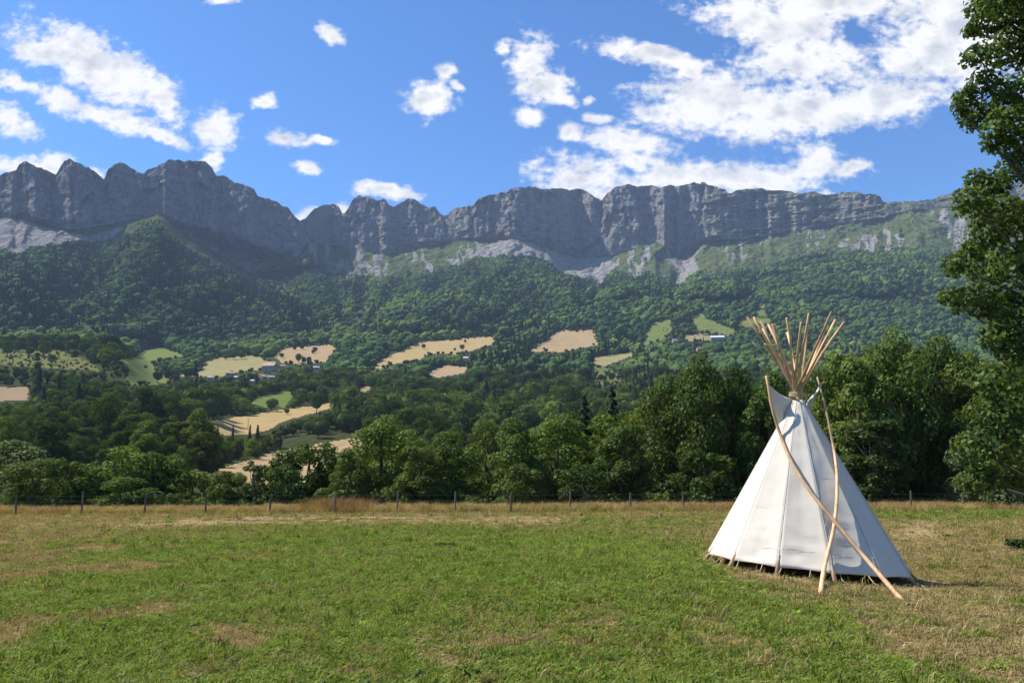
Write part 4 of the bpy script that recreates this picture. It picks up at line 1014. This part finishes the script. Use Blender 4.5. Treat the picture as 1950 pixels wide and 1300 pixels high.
# ------------------------------------------------------------------ trees beyond the fence
SIL, CON, BUSH, THIN = 6, 7, 8, 9
NEAR = [ # px, top py, distance, width px, variant, label
 (8,832,52,190,SIL,'silvery leaved tree at the left edge behind the fence'),
 (-90,840,54,160,10,'dark leafy tree mostly outside the left edge behind the fence'),
 (65,870,46,110,BUSH,'dark rounded bush right beside the silvery tree at the left edge'),
 (130,868,52,120,BUSH,'grey green bushy shrub between the silvery tree and the bright crowned tree'),
 (222,842,56,165,10,'bright crowned leafy tree behind the second and third fence posts from the left'),
 (305,846,58,130,11,'round leafy tree close right of the bright crowned tree'),
 (370,880,62,90,11,'dark narrow tree right of the two bright crowned trees'),
 (436,886,50,95,11,'small dark tree in front of the tan field'),
 (486,868,49,58,THIN,'thin sapling with sparse leaves in front of the tan field'),
 (590,826,55,150,11,'rounded leafy tree at the right end of the tan field'),
 (548,880,49,80,BUSH,'low bushy tree left of the rounded tree by the tan field'),
 (730,783,54,165,2,'tall broad tree with a pointed top left of the middle'),
 (668,850,50,80,1,'slim leafy tree on the left flank of the tall broad tree'),
 (800,835,50,100,3,'lower leafy tree right of the tall broad tree'),
 (850,808,55,115,4,'light green tree between the tall broad tree and the middle'),
 (930,802,58,120,0,'leafy tree in the middle of the row, left of centre'),
 (985,790,53,110,1,'upright leafy tree at the centre of the row'),
 (1060,772,56,145,5,'full leafy tree right of the centre of the row'),
 (1112,758,66,80,CON,'dark conifer rising behind the centre trees'),
 (1165,742,68,80,CON,'tall dark conifer left of the high tree wall'),
 (1185,790,51,120,3,'dark leafy tree at the foot of the tall conifer'),
 (1250,742,57,150,0,'broad dark tree left of the high tree wall'),
 (1330,662,55,150,2,'high leafy tree with a dense pointed top left of the tipi'),
 (1275,690,60,120,5,'leafy tree just left of the high pointed one'),
 (1395,672,56,120,4,'high leafy tree close left of the tipi poles'),
 (1460,700,53,120,1,'leafy tree behind the left smoke flap of the tipi'),
 (1545,705,56,140,0,'dark tree directly behind the tipi top'),
 (1625,640,52,150,3,'tall leafy tree right of the tipi poles'),
 (1695,612,53,165,2,'tallest bright leafy tree right of the tipi'),
 (1765,614,54,150,4,'tall leafy tree next to the tallest bright one'),
 (1830,640,52,140,5,'tall darker tree left of the big foreground tree'),
 (1905,690,50,150,0,'leafy tree beneath the boughs of the big foreground tree'),
 (1990,660,52,170,1,'leafy tree at the right edge behind the last fence post'),
 (1885,800,45,150,SIL,'pale leafy low tree bulging towards the fence at the right'),
 (1660,780,48,130,3,'lower dark tree right of the tipi flank'),
 (522,874,54,95,11,'rounded low tree filling the gap beside the thin sapling'),
 (640,846,60,105,10,'leafy tree closing the gap between the tan field and the tall broad tree'),
 (1000,880,48,90,BUSH,'low dark bush under the centre trees'),
 (1110,880,48,100,BUSH,'low dark bush below the dark conifers'),
 (240,905,47,120,BUSH,'low shrub under the bright crowned tree'),
 (1340,850,48,130,BUSH,'low shrub under the high pointed tree'),
]
rs = random.Random(8)
for (px_, top_, Y_, w_, v_, lb) in NEAR:
    cm, tm, Wd, Hh = NBM[v_]
    pt = P(px_, top_, Y_); zb = zprof(Y_) if Y_ > 46 else GZ(pt.x, Y_)
    H_ = pt.z - zb; wm_ = w_ * Y_ / F
    r = empty('conifer_tree' if v_ == CON else 'shrub' if v_ == BUSH else 'sapling' if v_ == THIN else 'broadleaf_tree', (pt.x, Y_, zb))
    sx_ = wm_ / Wd * 1.06
    r.scale = (sx_, sx_, H_ / Hh / .97); r.rotation_euler = (0, 0, rs.uniform(0, 6.28))
    tag(r, lb, 'shrub' if v_ == BUSH else 'tree', 'trees and shrubs just beyond the fence')
    obj('trunk', tm, r); obj('crown', cm, r)

nb_s = EXT[2] * np.array([11 / 12 * 1.15, 11 / 12 * 1.15, 11 / 12])
instance_stuff('hedge_wood', EXT[0], EXT[1], nb_s, EXT[3], WOODCR, 'leafy wood close behind the row of fence trees', 'wood')
ru = np.random.default_rng(99); n_u = 150
ux = ru.uniform(-60, 2040, n_u); uY = ru.uniform(48, 57, n_u); uu_, _ = uv_of(ux, np.full(n_u, 950.0))
uz = np.array([zprof(q) if q > 46 else -.05 * q for q in uY]); us = ru.uniform(.22, .5, n_u) * np.where(ux < 600, .75, 1)
src_v, src_f = broadleaf(36, 5, 5.0, 1500, .3, .0, 18, 3)[0]
instance_stuff('undergrowth', np.stack([uu_ * uY, uY, uz - .15], 1), np.stack([0 * us, 0 * us, ru.uniform(0, 6.28, n_u)], 1), np.stack([us * 1.3, us * 1.3, us], 1), np.zeros(n_u, int),
               [new_mesh('bush', src_v, src_f, [M_LEAF])], 'dark tangle of low bushes under the trees behind the fence', 'undergrowth')

# ------------------------------------------------------------------ the big tree at the right
BT = P(2110, 990, 22.0); bz = GZ(BT.x, BT.y)
BIG = [(1885,40,45),(1925,95,50),(1858,108,28),(1872,160,32),(1935,180,48),(1838,192,28),(1862,222,38),(1920,240,45),(1900,270,30),(1945,292,40),(1928,330,36),(1888,358,36),(1850,385,36),(1900,412,48),(1945,425,50),(1880,452,42),(1848,482,26),(1822,505,28),(1880,512,42),(1938,505,55),(1812,562,24),(1860,572,42),(1922,592,48),(1905,640,36),(1945,660,48),(1870,10,34),(1915,-10,50),(1960,20,60),(1905,725,42),(1945,765,50),(1888,790,44),(1932,842,50),(1900,882,46),(1852,850,34),(1950,905,46),(1868,915,36),(1848,60,18),(1830,215,14),(1862,340,26)]
rb = np.random.default_rng(77)
cen, rad = [], []
for (x_, y_, r_) in BIG:
    p = P(x_, y_, 22 + rb.uniform(-1.5, 1.5)); cen.append(p[:]); rad.append(r_ * 22 / F * .95)
for k in range(64):
    yy = rb.uniform(-420, 700); wd = 1 - ((yy - 150) / 640) ** 2
    p = P(2110 + rb.uniform(-120, 330) * max(.35, wd), yy, 22 + rb.uniform(-4.5, 4.5) * max(.4, wd)); cen.append(p[:]); rad.append(rb.uniform(.7, 1.15))
cen = np.array(cen) - np.array([BT.x, BT.y, bz]); rad = np.array(rad)
V, Fq = blob_leaves(rb, cen, rad * 1.08, 80000, .165, .25, ratio=.75, jit=1.0)
bt = empty('broadleaf_tree', (BT.x, BT.y, bz)); tag(bt, 'big dark leafy tree reaching into the picture along the right edge', 'tree')
Htot = float(cen[:, 2].max())
parts = []
tp = [Vector((rb.normal() * .25 * t, rb.normal() * .2 * t, Htot * .92 * t - .3)) for t in np.linspace(0, 1, 9)]
parts.append((*tube(tp, [.48 * (1 - .92 * t) + .03 for t in np.linspace(0, 1, 9)], 9), 0))
for k in range(len(cen)):
    c = Vector(cen[k]); t0 = min(.9, max(.12, (c.z - .28 * math.hypot(c.x, c.y)) / (Htot * .92) * .95)); p0 = tp[int(t0 * 8)]
    mid = p0.lerp(c, .55) + Vector((0, 0, .35))
    parts.append((*tube([p0, p0.lerp(mid, .5) + Vector((0, 0, .1)), mid, c], [.11, .08, .05, .015], 5), 0))
tv, tf, _ = join(parts)
obj('trunk', new_mesh('trunk', tv, tf, [M_BARK], True), bt); obj('crown', new_mesh('crown', V, Fq, [M_LEAF_BIG]), bt)

# ------------------------------------------------------------------ tipi
R = .1285 * TIPI_Y
TZ = GZ(TX, TY)
APEX = P(1519, 757, TIPI_Y)
tip = empty('tipi', (TX, TY, TZ)); tag(tip, 'white canvas tipi with a fan of bare poles standing on the dry grass', 'tipi')
inv = Vector((TX, TY, TZ))
def hemxy(th, r): return TX + r * math.sin(th), TY - r * math.cos(th)
def cone_pt(th, s, off=0.0):
    """s = 0 at the ground circle, 1 at the tie point"""
    x, y = hemxy(th, R + .05); g0 = Vector((x, y, GZ(x, y)))
    q = APEX + Vector((math.sin(th), -math.cos(th), 0)) * .085
    p = g0.lerp(q, s)
    return p + Vector((math.sin(th), -math.cos(th), .5)) * off
NP = 13; DT = 2 * math.pi / NP; TH0 = math.radians(-7.3)
seams = [TH0 + k * DT for k in range(NP)]
HEM = .041
rt = np.random.default_rng(5)
def panel_pt(k, f, s, off=0.0):
    t0 = seams[k]; out = Vector((math.sin(t0 + DT / 2), -math.cos(t0 + DT / 2), .5)).normalized()
    sag = -.05 * math.sin(math.pi * f) * (1 - s) * (.4 + .6 * math.sin(math.pi * min(1, s * 1.3)))
    edge = math.sin(math.pi * f)
    wr = float(fbm(np.array([f * 1.6 + k * 7.3 + s * 1.5]), np.array([s * 26 + .5 * f]), 300 + k, 3)[0])
    wr2 = float(fbm(np.array([f * 3 + k * 3.1]), np.array([s * 5]), 330 + k, 2)[0])
    low = math.exp(-((s - .16) / .14) ** 2) + .35
    return cone_pt(t0, s).lerp(cone_pt(t0 + DT, s), f) + out * (sag + edge * (.034 * wr * low + .014 * wr2 * (1 - s)) + off)
for k in range(NP):
    t0, t1 = seams[k], seams[k] + DT
    nu, nv = 13, 46
    V = []
    for j in range(nv):
        s = HEM + (.985 - HEM) * j / (nv - 1)
        for i in range(nu):
            p = panel_pt(k, i / (nu - 1), s)
            f = i / (nu - 1)
            if j == 0: p = p + Vector((0, 0, .025 * math.sin(math.pi * f)))
            V.append(p - inv)
    Fq = [(j * nu + i, j * nu + i + 1, (j + 1) * nu + i + 1, (j + 1) * nu + i) for j in range(nv - 1) for i in range(nu - 1)]
    pn = obj('panel', new_mesh('panel', V, Fq, [M_CANVAS], True), tip)
    sd = pn.modifiers.new('cloth', 'SOLIDIFY'); sd.thickness = .004; sd.offset = -1
    # raised seam along the pole line
    V = []
    for j in range(30):
        s = HEM + (.98 - HEM) * j / 29; c = cone_pt(t0, s, .003); d = Vector((math.cos(t0), math.sin(t0), 0)) * .006
        V += [c - d - inv, c + d - inv]
    Fq = [(2 * j, 2 * j + 1, 2 * j + 3, 2 * j + 2) for j in range(29)]
    so = obj('seam', new_mesh('seam', V, Fq, [M_SEAM]), tip)
# cloth joins running round the cover
for s in (.135, .345, .53, .70, .875):
    V = []
    for k in range(NP * 12 + 1):
        kk = (k // 12) % NP; f = (k % 12) / 12; w_ = .002 * math.sin(k * .35)
        V += [panel_pt(kk, f, s + w_ - .0016, .0014) - inv, panel_pt(kk, f, s + w_ + .0016, .0014) - inv]
    Fq = [(2 * j, 2 * j + 2, 2 * j + 3, 2 * j + 1) for j in range(NP * 12)]
    so = obj('seam', new_mesh('seam', V, Fq, [M_SEAM]), tip)
# the poles of the frame, crossing at the tie point
over = [1.46,1.66,1.50,1.70,1.62,1.44,1.52,1.60,1.66,1.34,1.58,1.62,1.70]
over += [1.55, 1.40, 1.62]
for k, th in enumerate(seams + [seams[3] + .22, seams[6] + .2, seams[10] + .25]):
    x, y = hemxy(th, R + (.055 if k < NP else -.08)); g0 = Vector((x, y, GZ(x, y) - .02))
    tang = Vector((math.cos(th), math.sin(th), 0))
    q = APEX + Vector((math.sin(th), -math.cos(th), 0)) * .03 + tang * .055 + Vector((0, 0, .03))
    d = (q - g0); L = d.length; d.normalize()
    top = q + d * over[k] * 1.10
    pts, rr = [], []
    bend = Vector((rt.normal(), rt.normal(), 0)) * .03
    for i in range(15):
        f = i / 14; p = g0.lerp(top, f)
        fq = L / (L + over[k] * 1.1)
        w_ = max(0, (f - fq) / (1 - fq))
        p = p + bend * w_ * 2.2 * w_ + (Vector((rt.normal(), rt.normal(), 0)) * .013 * w_)
        if f < fq * .98: p = p - Vector((math.sin(th), -math.cos(th), 0)) * .072 * math.sqrt(max(0, math.sin(math.pi * min(1, f / fq))))
        pts.append(p - inv); rr.append(.038 * (1 - f) + .0225 * f)
    v_, f_ = tube(pts, rr, 8)
    po = obj('pole', new_mesh('pole', v_, f_, [M_POLEDARK if k in (3, 8, 9, 12) else M_POLE], True), tip)
# a thin whippy pole leaning out left and one along the right fan
q = APEX - inv
v_, f_ = tube([q + Vector((.02, .05, -.15)), P(1492, 700, TIPI_Y) - inv, P(1462, 676, TIPI_Y) - inv, P(1444, 663, TIPI_Y) - inv, P(1433, 652, TIPI_Y) - inv], [.02, .016, .012, .009, .006], 6)
obj('pole', new_mesh('pole', v_, f_, [M_POLEDARK], True), tip)
# rope lashing
pts = []
for i in range(120):
    a_ = i * .42; pts.append(APEX - inv + Vector((.155 * math.cos(a_), .155 * math.sin(a_), .02 + .0006 * i + .012 * math.sin(i * .9))))
v_, f_ = tube(pts, .011, 5); obj('lashing_rope', new_mesh('lashing_rope', v_, f_, [M_ROPE], True), tip)
# smoke flaps
def flap(corners, nm='smoke_flap'):
    """corners: apex side, tip, low attachment as world points; cloth with folds"""
    a0, b0, c0 = corners; V = []; n_ = 14
    nrm = (b0 - a0).cross(c0 - a0).normalized()
    for j in range(n_ + 1):
        l = a0.lerp(c0, j / n_); 
        for i in range(n_ + 1):
            f = i / n_; e = b0.lerp(c0, (j / n_) ** 1.15) if True else b0
            p = l.lerp(e, f)
            fold = .035 * math.sin(f * 9 + j * .5) * f * (1 - j / n_) + .03 * float(fbm(np.array([f * 3]), np.array([j / n_ * 3]), 9, 2)[0])
            p = p + nrm * (fold + .10 * math.sin(math.pi * f) * math.sin(math.pi * j / n_)) - Vector((0, 0, .05)) * math.sin(math.pi * f) * (1 - j / n_)
            V.append(p - inv)
    m_ = n_ + 1
    Fq = [(j * m_ + i, j * m_ + i + 1, (j + 1) * m_ + i + 1, (j + 1) * m_ + i) for j in range(n_) for i in range(n_)]
    o = obj(nm, new_mesh(nm, V, Fq, [M_CANVAS], True), tip); sd = o.modifiers.new('cloth', 'SOLIDIFY'); sd.thickness = .005
    return o
flap((P(1513, 761, TIPI_Y + .02), P(1463, 732, TIPI_Y - .12), P(1480, 824, TIPI_Y + .10)))
flap((P(1537, 766, TIPI_Y + .10), P(1567, 728, TIPI_Y + .35), P(1539, 783, TIPI_Y + .15)))
v_, f_ = tube([P(1560, 735, TIPI_Y + .33) - inv, P(1568, 727, TIPI_Y + .36) - inv], .012, 6); obj('flap_peg', new_mesh('flap_peg', v_, f_, [M_POLE], True), tip)
# ribbons on the poles
def ribbon(pts, w_=.022):
    V = []
    for p in pts: V += [P(*p) - inv + Vector((0, 0, -w_)), P(*p) - inv + Vector((0, 0, w_))]
    Fq = [(2 * j, 2 * j + 2, 2 * j + 3, 2 * j + 1) for j in range(len(pts) - 1)]
    o = obj('ribbon', new_mesh('ribbon', V, Fq, [M_RIBBON], True), tip); sd = o.modifiers.new('cloth', 'SOLIDIFY'); sd.thickness = .004
yr = TIPI_Y - .55
ribbon([(1455, 654, yr), (1461, 656.5, yr - .02), (1469, 657, yr), (1478, 656.5, yr + .02), (1481, 655, yr + .06)], .011)
ribbon([(1507, 685, yr + .25), (1510, 679, yr + .2), (1515, 678, yr + .2), (1519, 675, yr + .25), (1520, 660, yr + .25)], .014)
ribbon([(1577, 640, yr), (1582, 630, yr), (1587, 622, yr)], .012)
ribbon([(1481, 640, yr), (1484, 648, yr), (1487, 659, yr)], .010)
# cords tying the hem down
for k in range(NP * 2):
    th = seams[0] + (k + .45) * DT / 2 + rt.normal() * .05
    p = cone_pt(th, HEM + .004) - Vector((math.sin(th), -math.cos(th), 0)) * .05
    x, y = hemxy(th + rt.normal() * .04, R + .16 + abs(rt.normal()) * .05); e = Vector((x, y, GZ(x, y) + .02))
    m1 = p.lerp(e, .5) + Vector((rt.normal() * .03, rt.normal() * .03, -.03))
    v_, f_ = tube([p - inv, m1 - inv, e - inv, e - inv + Vector((rt.normal() * .05, rt.normal() * .05, -.03))], .008, 5)
    obj('tie_cord', new_mesh('tie_cord', v_, f_, [M_ROPE], True), tip)

# long flap poles leaning on the tipi
def cone_front(px_, py_):
    """distance at which the sight line meets the cover, or None"""
    u_, v_ = uv_of(px_, py_); u_, v_ = float(u_), float(v_)
    for Y in np.linspace(TIPI_Y - R - .4, TIPI_Y, 260):
        x, y, z = u_ * Y, Y, CAMZ + v_ * Y
        s = (z - TZ) / (APEX.z - TZ)
        if s > 1: return None
        cx_, cy_ = TX + (APEX.x - TX) * s, TY + (APEX.y - TY) * s
        if math.hypot(x - cx_, y - cy_) < (R + .05) * (1 - s) + .085 * s + .02: return Y
    return None
def lean_pole(nm, pix, r0_, r1_, lb, mats, offs):
    g0 = ground_hit(*pix[0]); pts = [g0 + Vector((0, 0, .0))]
    n_ = len(pix)
    Ys = [g0.y] + [None] * (n_ - 1)
    for i in range(1, n_):
        c = cone_front(*pix[i]); Ys[i] = (c - offs[i]) if (c and offs[i] is not None) else None
    known = [(i, y) for i, y in enumerate(Ys) if y]
    last = TIPI_Y - .1
    if Ys[-1] is None: known.append((n_ - 1, last))
    Yi = np.interp(range(n_), [k_ for k_, _ in known], [y for _, y in known])
    for i in range(1, n_):
        c = cone_front(*pix[i]); y = Yi[i]
        if c: y = min(y, c - .05)
        pts.append(P(*pix[i], y))
    # resample smoothly
    arr = np.array([p[:] for p in pts]); t = np.linspace(0, n_ - 1, 44)
    def cr(a, tt):
        i = min(int(tt), n_ - 2); f = tt - i; p0, p1, p2, p3 = a[max(i - 1, 0)], a[i], a[i + 1], a[min(i + 2, n_ - 1)]
        return .5 * ((2 * p1) + (-p0 + p2) * f + (2 * p0 - 5 * p1 + 4 * p2 - p3) * f * f + (-p0 + 3 * p1 - 3 * p2 + p3) * f ** 3)
    pp = [Vector(cr(arr, q_)) - g0 for q_ in t]
    v_, f_ = tube(pp, [r0_ + (r1_ - r0_) * k_ / 43 + .0025 * math.sin(k_ * 2.3) for k_ in range(44)], 9)
    o = obj(nm, new_mesh(nm, v_, f_, mats, True), None, g0)
    if len(mats) > 1:
        o.data.polygons.foreach_set('material_index', [1 if (min(p.vertices) // 9) > 26 else 0 for p in o.data.polygons])
    tag(o, lb, 'pole', 'smoke flap poles leaning on the tipi'); return o
lean_pole('flap_pole', [(1719,1144),(1665,1082),(1600,1005),(1545,938),(1508,880),(1487,830),(1470,775),(1463,735),(1459,716)], .036, .025,
          'long pale pole slanting from the front right ground to the left smoke flap', [M_POLE], [0,.5,.2,.12,.09,.07,None,None,None])
lean_pole('flap_pole', [(1562,1132),(1571,1075),(1586,1015),(1593,960),(1594,910),(1590,868),(1583,830),(1574,785),(1563,742),(1556,718)], .037, .017,
          'curved pole standing upright before the tipi with a thin dark upper half', [M_POLE, M_POLEDARK], [0,.25,.14,.10,.08,.06,None,None,None,None])

# ------------------------------------------------------------------ fence
fn = empty('wire_fence', (0, 39.5, -2)); tag(fn, 'wire fence on grey wooden posts along the end of the meadow', 'fence')
POSTS = [(-95,985),(30,978),(155,976),(275,975),(392,976),(513,975),(637,974),(756,974),(867,970),(973,969),(1085,967),(1200,966),(1302,965),(1410,965),(1515,964),(1625,964),(1735,965),(1838,963),(1947,961),(2055,960)]
rp = random.Random(3); tops = []
for i, (px_, py_) in enumerate(POSTS):
    Y_ = 36.5 + (43.5 - 36.5) * px_ / 1950.0
    uu, _ = uv_of(px_, py_); x = float(uu) * Y_; z = GZ(x, Y_)
    H_ = rp.uniform(.98, 1.12); lean = Vector((rp.uniform(-.05, .05), rp.uniform(-.03, .03), 0))
    if px_ == 1838: lean = Vector((-.10, 0, 0))
    r_ = rp.uniform(.040, .052); p0 = Vector((x, Y_, z - .12)); p1 = Vector((x, Y_, z + H_)) + lean
    v_, f_ = tube([p0 - fn.location, p0.lerp(p1, .5) + Vector((rp.uniform(-.01, .01), 0, 0)) - fn.location, p1 - fn.location], [r_ * 1.1, r_, r_ * .9], 8)
    obj('post', new_mesh('post', v_, f_, [M_POST], False), fn)
    tops.append((Vector((x, Y_ - .06, z)), lean, H_))
p = tops[18][0]; v_, f_ = tube([p + Vector((-.10, 0, .62)) - fn.location, p + Vector((-.9, -.15, .10)) - fn.location], .045, 8)
obj('brace', new_mesh('brace', v_, f_, [M_POST], False), fn)
for hgt_ in (.38, .66, .92):
    pts = []
    for i, (p, ln, H_) in enumerate(tops):
        q_ = p + ln * (hgt_ / H_) + Vector((0, 0, hgt_)); 
        if i: pts.append((pts[-1] + q_) / 2 + Vector((0, 0, -.025)))
        pts.append(q_)
    v_, f_ = tube([q_ - fn.location for q_ in pts], .005, 4, False); obj('wire', new_mesh('wire', v_, f_, [M_WIRE]), fn)

# ------------------------------------------------------------------ utility pole on the golden strip
p = land_at(472, 818); up_ = empty('utility_pole', p); tag(up_, 'thin wooden utility pole on the golden strip of field', 'utility pole')
v_, f_ = tube([(0, 0, -.5), (0, 0, 6.5)], [.16, .11], 7); obj('post', new_mesh('post', v_, f_, [M_POST]), up_)
V, Fq = box(-.8, .8, -.06, .06, 5.9, 6.05); obj('crossarm', new_mesh('crossarm', V, Fq, [M_POST]), up_)

# ------------------------------------------------------------------ grass
def tuft(seed, nb, hmin, hmax, spread, wid, mat, lean=.5, name='tuft'):
    r_ = np.random.default_rng(seed); V, Fq = [], []
    for k in range(nb):
        a_ = r_.uniform(0, 6.28); d = r_.uniform(0, spread); h = r_.uniform(hmin, hmax); w_ = wid * r_.uniform(.6, 1.3)
        b0 = np.array([math.cos(a_) * d, math.sin(a_) * d, -.01]); la = r_.uniform(0, 6.28); ln = h * lean * r_.uniform(.2, 1.3)
        dr = np.array([math.cos(la), math.sin(la), 0]); sd = np.array([-math.sin(la + .6), math.cos(la + .6), 0]) * w_ / 2
        p1 = b0 + dr * ln * .35 + np.array([0, 0, h * .6]); p2 = b0 + dr * ln + np.array([0, 0, h * (1 - .25 * lean)])
        o = len(V); V += [b0 - sd, b0 + sd, p1 + sd * .8, p1 - sd * .8, p2]; Fq += [(o, o + 1, o + 2, o + 3), (o + 3, o + 2, o + 4)]
    return new_mesh(name, V, Fq, [mat])
def rosette(seed, nl, size, mat, name='weed'):
    r_ = np.random.default_rng(seed); V, Fq = [], []
    for k in range(nl):
        a_ = r_.uniform(0, 6.28); L = size * r_.uniform(.55, 1.2); w_ = L * r_.uniform(.32, .5); el = r_.uniform(.15, .9)
        d = np.array([math.cos(a_) * math.cos(el), math.sin(a_) * math.cos(el), math.sin(el)]); s_ = np.array([-math.sin(a_), math.cos(a_), r_.uniform(-.3, .3)])
        o = len(V); b0 = np.array([r_.normal() * size * .25, r_.normal() * size * .25, .005])
        V += [b0, b0 + d * L * .45 + s_ * w_ * .5, b0 + d * L - np.array([0, 0, L * .15]), b0 + d * L * .45 - s_ * w_ * .5, b0 + d * L * .5 - np.array([0, 0, .12 * w_])]
        Fq += [(o, o + 1, o + 4), (o + 1, o + 2, o + 4), (o + 2, o + 3, o + 4), (o + 3, o, o + 4)]
    return new_mesh(name, V, Fq, [mat])
GR = [tuft(1, 16, .03, .075, .07, .010, M_GRASS, .9), tuft(2, 14, .04, .09, .08, .009, M_GRASS, 1.1), tuft(3, 18, .02, .06, .08, .011, M_GRASS, .8),
      tuft(4, 16, .02, .055, .08, .008, M_DRY, 1.3), tuft(5, 14, .025, .07, .09, .007, M_DRY, 1.5), tuft(6, 18, .015, .045, .09, .009, M_DRY, 1.2),
      rosette(7, 9, .055, M_WEED), rosette(8, 13, .045, M_WEED), rosette(9, 8, .06, M_WEED),
      tuft(10, 7, .08, .17, .05, .007, M_DRY, .6), tuft(11, 12, .07, .13, .07, .013, M_GRASS, .7), rosette(12, 10, .075, M_DARKWEED)]
rg = np.random.default_rng(21)
def scatter(n, y0, y1):
    y = y0 + (y1 - y0) * rg.random(n); w = y * .74 + 1.5
    x = (rg.random(n) * 2 - 1); wmax = y1 * .74 + 1.5
    k = np.abs(x * wmax) < w
    return x[k] * wmax, y[k]
PX_, PY_ = [], []
for (n_, a_, b_) in ((36000, 5.0, 8.0), (48000, 8, 12), (60000, 12, 18), (60000, 18, 28), (60000, 28, 46)):
    x, y = scatter(n_, a_, b_); PX_.append(x); PY_.append(y)
gx_, gy_ = np.concatenate(PX_), np.concatenate(PY_)
k = (np.hypot(gx_ - TX, gy_ - TY) > R - .05); gx_, gy_ = gx_[k], gy_[k]
dr_, ba_, ppx, ppy = cover(gx_, gy_); n_ = len(gx_)
isdry = rg.random(n_) < np.clip(.12 + dr_ * .9 + .35 * fbm(gx_ / .35, gy_ / .35, 61, 2), 0, 1)
drop = rg.random(n_) < ba_ * .75 + .35 * isdry
wpatch = fbm(gx_ / .8, gy_ / .8, 67, 3)
weed = (rg.random(n_) < .03 + .28 * sstep(.18, .5, wpatch)) & ~isdry
vr = np.where(isdry, 3 + rg.integers(0, 3, n_), np.where(weed, 6 + rg.integers(0, 3, n_), rg.integers(0, 3, n_)))
tall = rg.random(n_) < .055; vr = np.where(tall, np.where(isdry, 9, rg.integers(10, 12, n_)), vr)
sc_ = rg.uniform(.65, 1.55, n_) * np.interp(gy_, [5, 12, 25, 45], [1.0, 1.15, 1.6, 2.3]) * np.where(isdry, .9, 1)
kk = ~drop
instance_stuff('meadow_grass', np.stack([gx_, gy_, ground_z(gx_, gy_)], 1)[kk], np.stack([rg.normal(0, .12, n_), rg.normal(0, .12, n_), rg.uniform(0, 6.28, n_)], 1)[kk],
               np.repeat(sc_[:, None], 3, 1)[kk], vr[kk], GR, 'short mown grass with clover and dry stalks covering the meadow', 'grass')
# tall straw along the fence
TG = [tuft(31, 22, .25, .55, .16, .012, M_STRAW, .55), tuft(32, 20, .2, .5, .2, .010, M_STRAW, .8), tuft(33, 18, .25, .6, .15, .014, M_RUST, .4), tuft(34, 20, .15, .4, .2, .014, M_GRASS, .6)]
n_ = 15000; x = rg.uniform(-36, 36, n_); fy = 40 + x * .098; y = fy + rg.normal(0, 1.0, n_) + .9 + 2.4 * rg.random(n_)
px_, py_ = project(x, y, ground_z(x, y))
right_wide = sstep(1500, 1700, px_)
y = np.where(rg.random(n_) < right_wide * .3, y - 2.0, y)
rust = rg.random(n_) < .05 + .4 * np.exp(-((px_ - 640) / 55) ** 2) + .28 * sstep(.0, .4, fbm(x / 4, y / 2, 71, 3))
grn = rg.random(n_) < .22 + .3 * sstep(-.1, .4, fbm(x / 5, y / 2, 73, 2))
vr = np.where(rust, 2, np.where(grn, 3, rg.integers(0, 2, n_)))
s1 = rg.uniform(.6, 1.25, n_) * np.where(rust & (np.abs(px_ - 640) < 70), 1.5, 1.0) * np.where(px_ < 500, .8, 1)
instance_stuff('tall_grass', np.stack([x, y, ground_z(x, y)], 1), np.stack([rg.normal(0, .1, n_), rg.normal(0, .1, n_), rg.uniform(0, 6.28, n_)], 1),
               np.repeat(s1[:, None], 3, 1), vr, TG, 'tall dry straw grass with rusty docks along the fence line', 'grass')
# single dark plants in the meadow
for (px_, py_, sz, lb) in ((842,1042,.15,'dark thistle clump in the middle of the green grass'),(636,1128,.06,'small dark plant in the grass on the left'),(1938,1045,.27,'dark leafy bush at the right edge of the meadow'),(1805,1022,.08,'green tuft on the dry ground right of the tipi')):
    g0 = ground_hit(px_, py_); r_ = np.random.default_rng(px_)
    cen = np.array([[r_.normal() * sz * .7, r_.normal() * sz * .4, sz * r_.uniform(.25, .7)] for _ in range(9)]); rad = np.full(9, sz * .42)
    V, Fq = blob_leaves(r_, cen, rad, 260, sz * .36, .3)
    o = obj('weed_clump', new_mesh('weed_clump', V, Fq, [M_DARKWEED if px_ != 1805 else M_WEED]), None, g0); tag(o, lb, 'plant', 'single plants in the meadow')

# ------------------------------------------------------------------ air
V, Fq = box(-5200, 5200, -500, 4600, -40, 1250)
hz_ = obj('haze', new_mesh('haze', V, Fq)); tag(hz_, 'thin blue summer haze over the valley', 'haze', kind='stuff')
m, g = new_mat('thin_air')
pv = g.n('ShaderNodeVolumePrincipled', {'Color': (.55, .69, 1.0, 1), 'Density': .60e-4, 'Anisotropy': .0})
m.node_tree.links.new(pv.outputs[0], g.n('ShaderNodeOutputMaterial').inputs['Volume'])
hz_.data.materials.append(m)
